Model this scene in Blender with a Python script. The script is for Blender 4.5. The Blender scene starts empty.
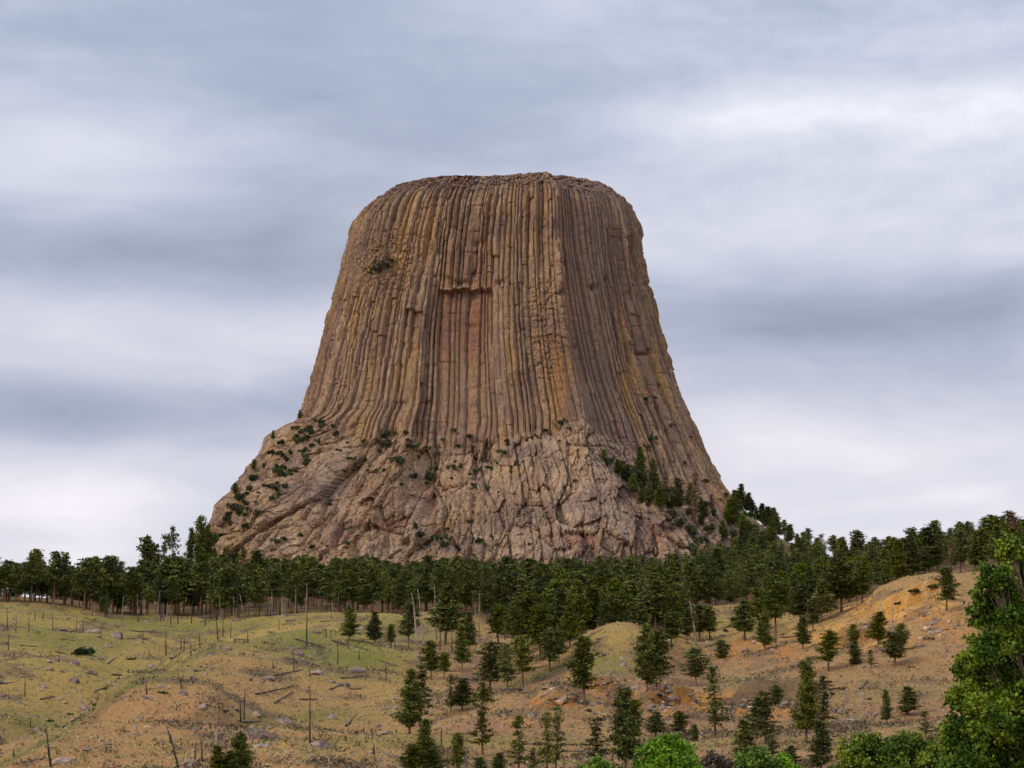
import bpy, math, random
import numpy as np
from mathutils import Vector
from mathutils.bvhtree import BVHTree

# ------------------------------------------------------------------ camera
F = 2310.0                      # focal length in pixels of a 1024 wide frame
HY = 760.0                      # row of the true horizon
TH = math.atan((HY - 384.0) / F)
CT, ST = math.cos(TH), math.sin(TH)
sc = bpy.context.scene
col = sc.collection
cam_d = bpy.data.cameras.new('camera')
cam = bpy.data.objects.new('camera', cam_d)
col.objects.link(cam)
cam_d.sensor_width = 36.0
cam_d.lens = 36.0 * F / 1024.0
cam_d.clip_start = 0.5
cam_d.clip_end = 30000
cam.location = (0, 0, 0)
cam.rotation_euler = (math.pi / 2 + TH, 0, 0)
sc.camera = cam

# ------------------------------------------------------------------ view, sun
sc.view_settings.view_transform = 'Standard'
sc.view_settings.look = 'None'
sc.view_settings.exposure = 0.36
sc.view_settings.gamma = 1.0
SUN_EL, SUN_AZ = 34.0, -58.0     # azimuth of the sun seen from the scene, measured from the viewing side towards the left
sd = bpy.data.lights.new('sun', 'SUN')
sd.energy = 1.5
sd.angle = math.radians(12)
sd.color = (1.0, 0.86, 0.68)
sun = bpy.data.objects.new('sun', sd)
col.objects.link(sun)
sv = Vector((math.cos(math.radians(SUN_EL)) * math.sin(math.radians(SUN_AZ)),
             -math.cos(math.radians(SUN_EL)) * math.cos(math.radians(SUN_AZ)),
             math.sin(math.radians(SUN_EL))))
sun.rotation_euler = sv.to_track_quat('Z', 'Y').to_euler()


def ray(px, py):
    xc = (px - 512.0) / F
    yc = (384.0 - py) / F
    return xc, CT - yc * ST, ST + yc * CT


def e_row(py):
    x, y, z = ray(512.0, py)
    return z / y


def P(px, py, Y):
    x, y, z = ray(px, py)
    return x / y * Y, Y, z / y * Y


def proj(x, y, z):
    d = y * CT + z * ST
    v = -y * ST + z * CT
    return 512.0 + F * x / d, 384.0 - F * v / d


# ------------------------------------------------------------------ node helpers
class NT:
    def __init__(self, tree):
        self.t = tree
        self.n = tree.nodes
        self.l = tree.links

    def node(self, kind, ins=None, **kw):
        nd = self.n.new(kind)
        for k, v in kw.items():
            setattr(nd, k, v)
        if ins:
            for k, v in ins.items():
                self.set(nd.inputs[k], v)
        return nd

    def set(self, inp, v):
        if hasattr(v, 'is_output'):
            self.l.new(v, inp)
        else:
            if inp.type == 'RGBA' and hasattr(v, '__len__') and len(v) == 3:
                v = (*v, 1)
            inp.default_value = v

    def math(self, op, a, b=0.0, clamp=False):
        nd = self.node('ShaderNodeMath', operation=op)
        nd.use_clamp = clamp
        self.set(nd.inputs[0], a)
        self.set(nd.inputs[1], b)
        return nd.outputs[0]

    def mix(self, f, a, b, mode='MIX'):
        nd = self.node('ShaderNodeMix', data_type='RGBA', blend_type=mode)
        self.set(nd.inputs[0], f)
        self.set(nd.inputs[6], a)
        self.set(nd.inputs[7], b)
        return nd.outputs[2]

    def noise(self, vec, scale, detail=4.0, rough=0.55, dist=0.0):
        nd = self.node('ShaderNodeTexNoise', {'Scale': scale, 'Detail': detail, 'Roughness': rough, 'Distortion': dist})
        if vec is not None:
            self.l.new(vec, nd.inputs['Vector'])
        return nd.outputs['Fac']

    def scalev(self, vec, s, loc=(0, 0, 0)):
        nd = self.node('ShaderNodeMapping')
        self.l.new(vec, nd.inputs[0])
        nd.inputs['Scale'].default_value = s
        nd.inputs['Location'].default_value = loc
        return nd.outputs[0]

    def rng(self, v, a, b, c=0.0, d=1.0, smooth=True):
        nd = self.node('ShaderNodeMapRange')
        if smooth:
            nd.interpolation_type = 'SMOOTHSTEP'
        self.set(nd.inputs[0], v)
        for i, q in enumerate((a, b, c, d)):
            self.set(nd.inputs[i + 1], q)
        return nd.outputs[0]


# ------------------------------------------------------------------ world: overcast sky
w = bpy.data.worlds.new('World')
sc.world = w
w.use_nodes = True
wt = NT(w.node_tree)
wt.n.clear()
sky = wt.node('ShaderNodeTexSky', sky_type='NISHITA')
sky.sun_disc = False
sky.sun_elevation = math.radians(SUN_EL)
sky.sun_rotation = math.radians(180 - SUN_AZ)
skyc = wt.mix(1.0, sky.outputs[0], (0.08, 0.08, 0.08), 'MULTIPLY')
tc = wt.node('ShaderNodeTexCoord')
sep = wt.node('ShaderNodeSeparateXYZ')
wt.l.new(tc.outputs['Generated'], sep.inputs[0])
sx, sy, sz = sep.outputs


def nrm_dir(px, py):
    v = Vector(ray(px, py)).normalized()
    return v.x, v.z


n1 = wt.noise(wt.scalev(tc.outputs['Generated'], (5.5, 5.5, 19), (0.3, 0.1, 0.9)), 1.0, 5, 0.48, 0.3)
n2 = wt.noise(wt.scalev(tc.outputs['Generated'], (13, 13, 42), (2.1, 4.3, 0.2)), 1.0, 6, 0.52, 0.45)
acc = wt.math('ADD', wt.math('MULTIPLY', n1, 0.95), wt.math('MULTIPLY', n2, 0.40))
acc = wt.math('SUBTRACT', acc, 0.185)
BLOBS = [(70, 160, 120, 30, .20), (200, 340, 190, 30, .24), (830, 112, 150, 24, .50), (960, 60, 90, 40, .14),
         (720, 240, 150, 55, .20), (930, 215, 120, 50, .12), (100, 500, 330, 48, .20), (860, 480, 300, 60, .24),
         (90, 55, 260, 46, -.24), (130, 262, 240, 34, -.44), (520, 50, 260, 40, -.16), (80, 412, 230, 26, -.32),
         (880, 312, 210, 32, -.44), (300, 215, 90, 60, -.10), (560, 130, 60, 50, -.05), (900, 390, 160, 20, -.06)]
for (bx, by, bsx, bsy, amp) in BLOBS:
    x0, z0 = nrm_dir(bx, by)
    dx = wt.math('DIVIDE', wt.math('SUBTRACT', sx, x0), bsx / F)
    dz = wt.math('DIVIDE', wt.math('SUBTRACT', sz, z0), bsy / F)
    q = wt.math('ADD', wt.math('MULTIPLY', dx, dx), wt.math('MULTIPLY', dz, dz))
    g = wt.math('EXPONENT', wt.math('MULTIPLY', q, -0.5))
    g = wt.math('MULTIPLY', g, wt.math('GREATER_THAN', sy, 0.0))
    acc = wt.math('ADD', acc, wt.math('MULTIPLY', g, amp))
n3 = wt.noise(wt.scalev(tc.outputs['Generated'], (34, 34, 70), (5.1, 1.3, 7.2)), 1.0, 6, 0.6, 0.5)
xr, zr0 = nrm_dir(840, 130)
mx = wt.math('MULTIPLY', wt.rng(sx, -0.02, 0.10), wt.rng(sz, nrm_dir(500, 330)[1], nrm_dir(500, 180)[1]))
acc = wt.math('ADD', acc, wt.math('MULTIPLY', wt.math('SUBTRACT', n3, 0.5), wt.math('ADD', wt.math('MULTIPLY', mx, 0.34), 0.03)))
cr = wt.node('ShaderNodeValToRGB')
wt.l.new(acc, cr.inputs[0])
el = cr.color_ramp.elements
el[0].position = 0.05
el[0].color = (.265, .295, .385, 1)
el[1].position = 1.0
el[1].color = (.80, .79, .83, 1)
for pos, c in ((.32, (.375, .405, .50, 1)), (.52, (.50, .515, .60, 1)), (.75, (.62, .62, .675, 1))):
    k = cr.color_ramp.elements.new(pos)
    k.color = c
boost = wt.rng(sz, 0.30, 0.95, 1.0, 1.9)
cl = wt.node('ShaderNodeVectorMath', operation='SCALE')
wt.l.new(cr.outputs[0], cl.inputs[0])
wt.l.new(boost, cl.inputs[3])
tint_ = wt.mix(wt.rng(sz, nrm_dir(500, 420)[1], nrm_dir(500, 20)[1]), (1.03, 1.0, 1.0), (.98, 1.01, 1.035))
fin = wt.mix(0.93, skyc, wt.mix(1.0, cl.outputs[0], tint_, 'MULTIPLY'))
bg = wt.node('ShaderNodeBackground')
wt.l.new(fin, bg.inputs[0])
bg.inputs[1].default_value = 1.0
wo = wt.node('ShaderNodeOutputWorld')
wt.l.new(bg.outputs[0], wo.inputs[0])


# ------------------------------------------------------------------ numpy noise
def _h(ix, iy, iz, seed=0):
    n = (ix.astype(np.int64) * 73856093) ^ (iy.astype(np.int64) * 19349663) ^ (iz.astype(np.int64) * 83492791) ^ (seed * 2654435761)
    n = (n ^ (n >> 13)) * 1274126177
    n = n ^ (n >> 16)
    return (n & 0xFFFFFF).astype(np.float64) / 0xFFFFFF


def vn(x, y, z=0.0, seed=0):
    x, y, z = np.broadcast_arrays(np.asarray(x, float), np.asarray(y, float), np.asarray(z, float))
    ix, iy, iz = np.floor(x), np.floor(y), np.floor(z)
    fx, fy, fz = x - ix, y - iy, z - iz
    fx = fx * fx * (3 - 2 * fx)
    fy = fy * fy * (3 - 2 * fy)
    fz = fz * fz * (3 - 2 * fz)
    r = 0
    for a in (0, 1):
        for b in (0, 1):
            for c in (0, 1):
                wgt = (fx if a else 1 - fx) * (fy if b else 1 - fy) * (fz if c else 1 - fz)
                r = r + wgt * _h(ix + a, iy + b, iz + c, seed)
    return r * 2 - 1


def fbm(x, y, z=0.0, oct=4, seed=0):
    s, a, t = 0, 1.0, 0
    for i in range(oct):
        s = s + a * vn(x * 2 ** i, y * 2 ** i, np.asarray(z) * 2 ** i, seed + i)
        t += a
        a *= .5
    return s / t


def worley(x, y, z, seed=0, fac=None):
    ix, iy, iz = np.floor(x), np.floor(y), np.floor(z)
    f1 = np.full(x.shape, 9.0)
    f2 = np.full(x.shape, 9.0)
    idv = np.zeros(x.shape)
    for a in (-1, 0, 1):
        for b in (-1, 0, 1):
            for c in (-1, 0, 1):
                cx, cy, cz = ix + a, iy + b, iz + c
                px = cx + _h(cx, cy, cz, seed + 1)
                py = cy + _h(cx, cy, cz, seed + 2)
                pz = cz + _h(cx, cy, cz, seed + 3)
                d = np.sqrt((px - x) ** 2 + (py - y) ** 2 + (pz - z) ** 2)
                m = d < f1
                f2 = np.where(m, f1, np.minimum(f2, d))
                idv = np.where(m, _h(cx, cy, cz, seed + 4), idv)
                if fac is not None:
                    fac[:] = np.where(m, (_h(cx, cy, cz, seed + 5) - .5) * (x - px) * 2 + (_h(cx, cy, cz, seed + 6) - .5) * (z - pz) * 2, fac)
                f1 = np.where(m, d, f1)
    return f1, f2, idv


def sstep(a, b, x):
    t = np.clip((x - a) / (b - a), 0, 1)
    return t * t * (3 - 2 * t)


def pchip(xk, yk, x):
    xk = np.asarray(xk, float)
    yk = np.asarray(yk, float)
    h = np.diff(xk)
    d = np.diff(yk) / h
    m = np.zeros(len(xk))
    for i in range(1, len(xk) - 1):
        if d[i - 1] * d[i] > 0:
            m[i] = 2 / (1 / d[i - 1] + 1 / d[i])
    m[0], m[-1] = d[0], d[-1]
    x = np.clip(x, xk[0], xk[-1])
    i = np.clip(np.searchsorted(xk, x) - 1, 0, len(xk) - 2)
    t = (x - xk[i]) / h[i]
    t2, t3 = t * t, t * t * t
    return ((2 * t3 - 3 * t2 + 1) * yk[i] + (t3 - 2 * t2 + t) * h[i] * m[i] + (-2 * t3 + 3 * t2) * yk[i + 1] + (t3 - t2) * h[i] * m[i + 1])


# ------------------------------------------------------------------ object helpers
def tag(o, label=None, cat=None, group=None, kind=None):
    if label:
        o['label'] = label
    if cat:
        o['category'] = cat
    if group:
        o['group'] = group
    if kind:
        o['kind'] = kind
    return o


def np_mesh(name, V, Q, mats, smooth=False, matidx=None):
    V = np.asarray(V, np.float32)
    Q = np.asarray(Q, np.int32)
    me = bpy.data.meshes.new(name)
    me.vertices.add(len(V))
    me.vertices.foreach_set('co', V.ravel())
    k = Q.shape[1]
    me.loops.add(Q.size)
    me.loops.foreach_set('vertex_index', Q.ravel())
    me.polygons.add(len(Q))
    me.polygons.foreach_set('loop_start', np.arange(0, Q.size, k, dtype=np.int32))
    for m in (mats if isinstance(mats, (list, tuple)) else [mats]):
        me.materials.append(m)
    if matidx is not None:
        me.polygons.foreach_set('material_index', np.asarray(matidx, np.int32))
    me.polygons.foreach_set('use_smooth', np.full(len(Q), smooth))
    me.update(calc_edges=True)
    return me


def add_col(me, name, C):
    at = me.color_attributes.new(name, 'FLOAT_COLOR', 'POINT')
    A = np.ones((len(C), 4), np.float32)
    A[:, :C.shape[1]] = C
    at.data.foreach_set('color', A.ravel())


def link(name, me, parent=None, loc=(0, 0, 0), rz=0.0, s=1.0):
    o = bpy.data.objects.new(name, me)
    col.objects.link(o)
    o.location = loc
    o.rotation_euler = (0, 0, rz)
    o.scale = (s, s, s) if not hasattr(s, '__len__') else s
    if parent:
        o.parent = parent
    return o


# ------------------------------------------------------------------ materials
def mat(name, rough=0.9, spec=0.15):
    m = bpy.data.materials.new(name)
    m.use_nodes = True
    t = NT(m.node_tree)
    b = m.node_tree.nodes['Principled BSDF']
    b.inputs['Roughness'].default_value = rough
    b.inputs['Specular IOR Level'].default_value = spec
    return m, t, b


def bump(t, b, h, dist, strength=1.0):
    nd = t.node('ShaderNodeBump', {'Strength': strength, 'Distance': dist, 'Height': h})
    t.l.new(nd.outputs[0], b.inputs['Normal'])


def ground_mat():
    m, t, b = mat('ground_soil', 0.95, 0.1)
    at = t.node('ShaderNodeVertexColor', layer_name='tint')
    g = t.node('ShaderNodeNewGeometry').outputs['Position']
    n1 = t.noise(t.scalev(g, (.16, .05, .16)), 1.0, 6, .65)
    n2 = t.noise(t.scalev(g, (.75, .17, .75)), 1.0, 6, .72)
    c = t.mix(t.rng(n1, .42, .62, 0, .36), at.outputs[0], (.37, .26, .115), 'MIX')
    c = t.mix(t.rng(n2, .50, .68, 0, .6), c, (.19, .125, .075))
    c = t.mix(t.rng(n2, .28, .45, .35, 0), c, (.42, .30, .15))
    n3 = t.noise(t.scalev(g, (2.4, .5, 2.4)), 1.0, 4, .75)
    c = t.mix(t.rng(n3, .50, .66, 0, .55), c, (.12, .09, .05))
    hs = t.node('ShaderNodeHueSaturation', {'Saturation': 1.13, 'Value': 1.03, 'Color': c})
    t.l.new(hs.outputs[0], b.inputs['Base Color'])
    h = t.math('ADD', n2, t.math('MULTIPLY', n1, 1.2))
    h = t.math('ADD', h, t.math('MULTIPLY', n3, .5))
    bump(t, b, h, 1.5, .9)
    return m


def rock_mat(name, shaft):
    m, t, b = mat(name, 0.92, 0.12)
    at = t.node('ShaderNodeVertexColor', layer_name='tint')
    sp = t.node('ShaderNodeSeparateColor')
    t.l.new(at.outputs[0], sp.inputs[0])
    yel, red, gry = sp.outputs
    g = t.node('ShaderNodeNewGeometry').outputs['Position']
    if shaft:
        st = t.scalev(g, (.42, .42, .022))
        blk = t.scalev(g, (.5, .5, .22))
    else:
        st = t.scalev(g, (.16, .16, .07))
        blk = t.scalev(g, (.38, .38, .28))
    n1 = t.noise(st, 1.0, 5, .6, .2)
    n2 = t.noise(blk, 1.0, 5, .7, .4)
    n3 = t.noise(g, 1.1, 5, .75)
    n4 = t.noise(g, .035, 3, .5)
    c = t.mix(t.rng(n1, .35, .65), (.35, .225, .152), (.56, .37, .22)) if shaft else t.mix(t.rng(n1, .35, .65), (.42, .29, .20), (.61, .43, .285))
    c = t.mix(gry, c, (.27, .19, .155))
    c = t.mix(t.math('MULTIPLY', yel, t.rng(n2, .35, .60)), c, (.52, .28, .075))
    c = t.mix(t.math('MULTIPLY', red, t.rng(n1, .25, .6, .45, 1)), c, (.37, .175, .105))
    c = t.mix(t.rng(n2, .52, .70, 0, .55), c, (.17, .13, .105))
    c = t.mix(t.rng(n4, .48, .66, 0, .55), c, (.25, .155, .125))
    c = t.mix(t.rng(n3, .55, .75, 0, .5), c, (.12, .095, .08))
    c = t.mix(t.rng(n3, .25, .42, .35, 0), c, (.44, .35, .23))
    t.l.new(c, b.inputs['Base Color'])
    h = t.math('ADD', t.math('MULTIPLY', n2, 1.3), n3)
    vo = t.node('ShaderNodeTexVoronoi', {'Scale': 1.0}, feature='DISTANCE_TO_EDGE')
    wv = t.node('ShaderNodeVectorMath', operation='ADD')
    t.l.new(t.scalev(g, (.55, .55, .16) if shaft else (.34, .34, .20)), wv.inputs[0])
    sv_ = t.node('ShaderNodeVectorMath', operation='SCALE')
    t.l.new(t.node('ShaderNodeTexNoise', {'Scale': .5, 'Detail': 3}).outputs['Color'], sv_.inputs[0])
    sv_.inputs[3].default_value = 1.2
    t.l.new(g, [n for n in t.n if n.type == 'TEX_NOISE'][-1].inputs['Vector'])
    t.l.new(sv_.outputs[0], wv.inputs[1])
    t.l.new(wv.outputs[0], vo.inputs['Vector'])
    ck = t.rng(vo.outputs[0], 0, .10)
    h = t.math('ADD', h, t.math('MULTIPLY', ck, .9))
    bump(t, b, h, 1.6, .8)
    return m


def plain_mat(name, c1, c2, scale=2.0, rough=.9, bd=.05, rnd=0.0, zs=1.0, spec=.15, lo=.4, hi=.6):
    m, t, b = mat(name, rough, spec)
    tcn = t.node('ShaderNodeTexCoord').outputs['Object']
    oi = t.node('ShaderNodeObjectInfo').outputs['Random']
    va = t.node('ShaderNodeVectorMath', operation='ADD')
    t.l.new(t.scalev(tcn, (1, 1, zs)), va.inputs[0])
    cb = t.node('ShaderNodeCombineXYZ')
    t.l.new(t.math('MULTIPLY', oi, 37.0), cb.inputs[0])
    t.l.new(cb.outputs[0], va.inputs[1])
    n = t.noise(va.outputs[0], scale, 5, .65)
    c = t.mix(t.rng(n, lo, hi), c1, c2)
    if rnd:
        hs = t.node('ShaderNodeHueSaturation')
        t.l.new(c, hs.inputs['Color'])
        t.l.new(t.rng(oi, 0, 1, 1 - rnd, 1 + rnd, False), hs.inputs['Value'])
        o2 = t.math('FRACT', t.math('MULTIPLY', oi, 7.31))
        t.l.new(t.rng(o2, 0, 1, .5 - rnd * .06, .5 + rnd * .035, False), hs.inputs['Hue'])
        o3 = t.math('FRACT', t.math('MULTIPLY', oi, 13.7))
        t.l.new(t.rng(o3, 0, 1, 1 - rnd * .5, 1 + rnd * .3, False), hs.inputs['Saturation'])
        c = hs.outputs[0]
    t.l.new(c, b.inputs['Base Color'])
    if bd:
        bump(t, b, n, bd)
    return m


M_ground = ground_mat()
M_shaft = rock_mat('column_rock', True)
M_base = rock_mat('boulder_rock', False)
M_needle = plain_mat('pine_needles', (.040, .060, .010), (.132, .145, .022), 1.1, .8, 0, .40, spec=.08)
M_needle_far = plain_mat('forest_needles', (.036, .055, .010), (.130, .142, .024), .15, .75, 0, 0, spec=.2)
M_needle_brown = plain_mat('dry_needles', (.13, .075, .04), (.20, .12, .07), 1.1, .9, 0, .2)
M_bark = plain_mat('pine_bark', (.10, .060, .042), (.23, .125, .075), 1.5, .95, .03, .25, .4)
M_burnt = plain_mat('charred_wood', (.028, .024, .024), (.075, .062, .055), 1.2, .9, .02, .4, .3)
M_greywood = plain_mat('weathered_wood', (.17, .13, .10), (.34, .27, .21), 1.2, .9, .02, .3, .3)
M_logs = plain_mat('fallen_wood', (.055, .042, .038), (.16, .125, .10), 1.0, .9, .02, .5, .5)
M_boulder = plain_mat('boulder_stone', (.12, .09, .075), (.29, .215, .165), .7, .95, .08, .3)
M_orangestone = plain_mat('ochre_stone', (.24, .14, .085), (.60, .40, .24), .7, .95, .08, .3)
M_leafdark = plain_mat('cottonwood_leaves', (.045, .090, .006), (.20, .265, .018), .55, .6, 0, .15, spec=.12, lo=.42, hi=.62)
M_leafbright = plain_mat('bright_leaves', (.065, .150, .010), (.16, .28, .025), .9, .6, 0, .2, spec=.12)
M_twig = plain_mat('cottonwood_bark', (.20, .15, .10), (.34, .26, .17), 1.5, .9, .02, .1, .4)
M_bush = plain_mat('shrub_leaves', (.030, .046, .018), (.095, .105, .042), .8, .8, 0, .4)
M_greenbush = plain_mat('green_shrub_leaves', (.035, .10, .014), (.08, .17, .025), .8, .7, 0, .3)
M_brush = plain_mat('dry_brush', (.075, .055, .042), (.15, .11, .07), 1.5, .9, 0, .3)
M_tuft = plain_mat('grass_tufts', (.20, .18, .07), (.42, .33, .15), .12, .9, 0, 0)
M_stone = plain_mat('loose_stones', (.17, .14, .115), (.36, .28, .21), .2, .95, 0, 0)

# ------------------------------------------------------------------ terrain
YK = [150, 200, 250, 300, 350, 400, 450, 520, 600, 680, 760, 850, 1000, 1200, 1400, 1700, 2500, 5000]
RT = {
    -200: [828, 800, 772, 745, 722, 702, 680, 650, 622, 604, 598, 598, 602, 612, 622, 640, 680, 730],
    0:    [830, 803, 780, 758, 737, 714, 692, 662, 632, 612, 603, 601, 604, 612, 622, 640, 680, 730],
    60:   [828, 795, 762, 731, 760, 740, 710, 668, 636, 619, 610, 604, 604, 610, 618, 640, 680, 730],
    130:  [828, 800, 770, 734, 704, 682, 712, 684, 647, 630, 619, 612, 606, 604, 600, 620, 680, 730],
    200:  [828, 802, 773, 738, 708, 684, 663, 646, 668, 642, 619, 611, 606, 601, 592, 610, 680, 730],
    300:  [828, 800, 771, 736, 752, 712, 672, 648, 632, 621, 612, 608, 603, 598, 592, 610, 680, 730],
    360:  [828, 800, 768, 737, 749, 718, 680, 650, 634, 622, 613, 608, 603, 598, 592, 610, 680, 730],
    420:  [828, 798, 765, 738, 735, 708, 682, 658, 641, 626, 614, 609, 604, 598, 592, 610, 680, 730],
    520:  [828, 798, 766, 743, 716, 697, 684, 668, 652, 638, 622, 613, 605, 598, 592, 610, 680, 730],
    575:  [828, 798, 767, 744, 717, 698, 676, 645, 640, 634, 621, 612, 605, 598, 590, 610, 680, 730],
    620:  [828, 798, 767, 744, 718, 697, 665, 625, 634, 630, 618, 612, 605, 597, 588, 610, 680, 730],
    660:  [828, 798, 767, 746, 720, 703, 680, 640, 629, 622, 614, 609, 602, 594, 584, 610, 680, 730],
    700:  [828, 798, 767, 745, 722, 706, 690, 664, 640, 622, 611, 606, 599, 590, 578, 600, 680, 730],
    780:  [828, 798, 767, 742, 718, 700, 680, 653, 630, 615, 605, 597, 588, 575, 560, 590, 680, 730],
    850:  [828, 798, 767, 740, 714, 694, 671, 642, 615, 601, 593, 586, 578, 571, 566, 590, 680, 730],
    900:  [828, 798, 767, 738, 710, 686, 660, 620, 592, 584, 580, 576, 571, 566, 566, 590, 680, 730],
    940:  [828, 798, 766, 735, 707, 682, 654, 602, 580, 574, 570, 566, 563, 562, 566, 600, 680, 730],
    1024: [828, 798, 765, 730, 700, 672, 645, 605, 572, 561, 557, 554, 554, 558, 567, 600, 680, 730],
    1250: [828, 798, 765, 730, 698, 668, 640, 595, 563, 555, 550, 550, 552, 558, 567, 600, 680, 730],
}
UK = sorted(RT)
ZT = np.array([[e_row(r) * y for r, y in zip(RT[u], YK)] for u in UK])
YF = np.geomspace(150, 5000, 500)
UF = np.arange(-200, 1251, 8.0)
T1 = np.array([pchip(YK, ZT[i], YF) for i in range(len(UK))])
T2 = np.array([pchip(UK, T1[:, j], UF) for j in range(len(YF))]).T     # [U, Y]
for _ in range(3):      # soften the knots a little
    T2[1:-1] = (T2[:-2] + 2 * T2[1:-1] + T2[2:]) / 4

TA = (-8.0, 1570.0)     # axis of the tower


def ledges(x, y):
    u = 512 + F * 1.0056 * x / np.maximum(y, 150)
    wob = 9 * fbm(x / 22, 0 * x, 0, 3, 21) + 2.2 * vn(x / 2.6, 0 * x, 0, 22) + 1.2 * vn(x / 1.1, y / 6, 0, 23)
    cutm = sstep(-.35, .05, fbm(x / 11, 0 * x + 3, 0, 2, 24))
    return [(sstep(632, 655, u) * (1 - sstep(790, 815, u)) * cutm, 372 + wob), (sstep(556, 570, u) * (1 - sstep(612, 632, u)) * cutm, 398 + wob),
            (1.5 * sstep(862, 880, u) * (1 - sstep(940, 960, u)), 548 + wob * .8 + (u - 905) * -.25),
            (1.2 * sstep(820, 835, u) * (1 - sstep(868, 885, u)), 500 + wob * .5),
            (sstep(190, 200, u) * (1 - sstep(218, 228, u)), 322 + wob * .3), (sstep(530, 545, u) * (1 - sstep(570, 590, u)) * cutm * .6, 362 + wob)]


def H(x, y):
    x = np.asarray(x, float)
    y = np.asarray(y, float)
    x, y = np.broadcast_arrays(x, y)
    yy = np.clip(y, 150, 4999)
    u = np.clip(512 + F * 1.0056 * x / yy, -200, 1247.9)
    fu = (u + 200) / 8
    iu = np.floor(fu).astype(int)
    fu = fu - iu
    fy = np.log(yy / 150) / math.log(5000 / 150) * 499
    iy = np.clip(np.floor(fy).astype(int), 0, 498)
    fy = fy - iy
    z = (T2[iu, iy] * (1 - fu) * (1 - fy) + T2[iu + 1, iy] * fu * (1 - fy) + T2[iu, iy + 1] * (1 - fu) * fy + T2[iu + 1, iy + 1] * fu * fy)
    near = np.clip(y / 150, 0, 1)
    near = near * near
    z = np.where(y < 150, -1.7 * (1 - near) + z * near, z)
    far = sstep(4000, 9000, y)
    z = z * (1 - far)
    # talus round the foot of the tower
    dx, dy = x - TA[0], y - TA[1]
    rho = np.hypot(dx, dy)
    ca = dx / np.maximum(rho, 1)
    side = np.where(ca > 0, sstep(.72, .99, ca), sstep(.45, .95, -ca) * .62)
    ztal = 173 + 4 * vn(x / 22, y / 22, 0, 5) - np.where(ca > 0, (rho - 158) * .80, (rho - 165) * .55 + 8)
    z = np.where(side > 0, np.maximum(z, z + (ztal - z) * side * (ztal > z)), z)
    for m_, y0_ in ledges(x, y):
        z = z + m_ * 3.1 * sstep(-1.5, 1.5, y - y0_) * (1 - sstep(8, 75, y - y0_))
    amp = sstep(120, 300, y)
    z = z + amp * (3.0 * fbm(x / 48, y / 42, 0, 3, 11) + .75 * fbm(x / 11, y / 13, 0, 3, 12))
    return z


def G(px, py, y0=150.0, y1=2200.0):
    """point where the ray through a pixel first meets the ground"""
    rx, ry, rz = ray(px, py)
    ys = np.concatenate([np.arange(y0, 900, .7), np.arange(900, y1, 2.0)])
    xs = rx / ry * ys
    zs = rz / ry * ys
    d = zs - H(xs, ys)
    k = np.where(d <= 0)[0]
    if len(k) == 0:
        return None
    i = k[0]
    return float(xs[i]), float(ys[i]), float(H(xs[i], ys[i]))


def blob(u, v, u0, v0, su, sv_):
    return np.exp(-.5 * (((u - u0) / su) ** 2 + ((v - v0) / sv_) ** 2))


def outcrop_mask(u, v):
    return np.clip(blob(u, v, 590, 702, 38, 11) + blob(u, v, 690, 706, 42, 8) + blob(u, v, 765, 707, 55, 8) + .8 * blob(u, v, 545, 715, 28, 10)
                   + .7 * blob(u, v, 205, 727, 14, 5) + .5 * blob(u, v, 850, 716, 30, 5) + .6 * blob(u, v, 930, 622, 30, 12), 0, 1)


def edge_y(u):
    return np.interp(u, [-200, 0, 100, 300, 460, 500, 560, 600, 640, 675, 700, 745, 775, 850, 900, 940, 980, 1024, 1250],
                     [740, 765, 770, 780, 770, 690, 600, 545, 560, 640, 790, 780, 690, 660, 640, 640, 600, 565, 540])


def axis(lo, hi, fine_lo, fine_hi, step):
    a = np.arange(fine_lo, fine_hi + step / 2, step)
    L, R = [], []
    d, p = step, fine_lo
    while p > lo:
        d *= 1.12
        p -= d
        L.append(p)
    d, p = step, fine_hi
    while p < hi:
        d *= 1.06
        p += d
        R.append(p)
    return np.concatenate([L[::-1], a, R])


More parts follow.
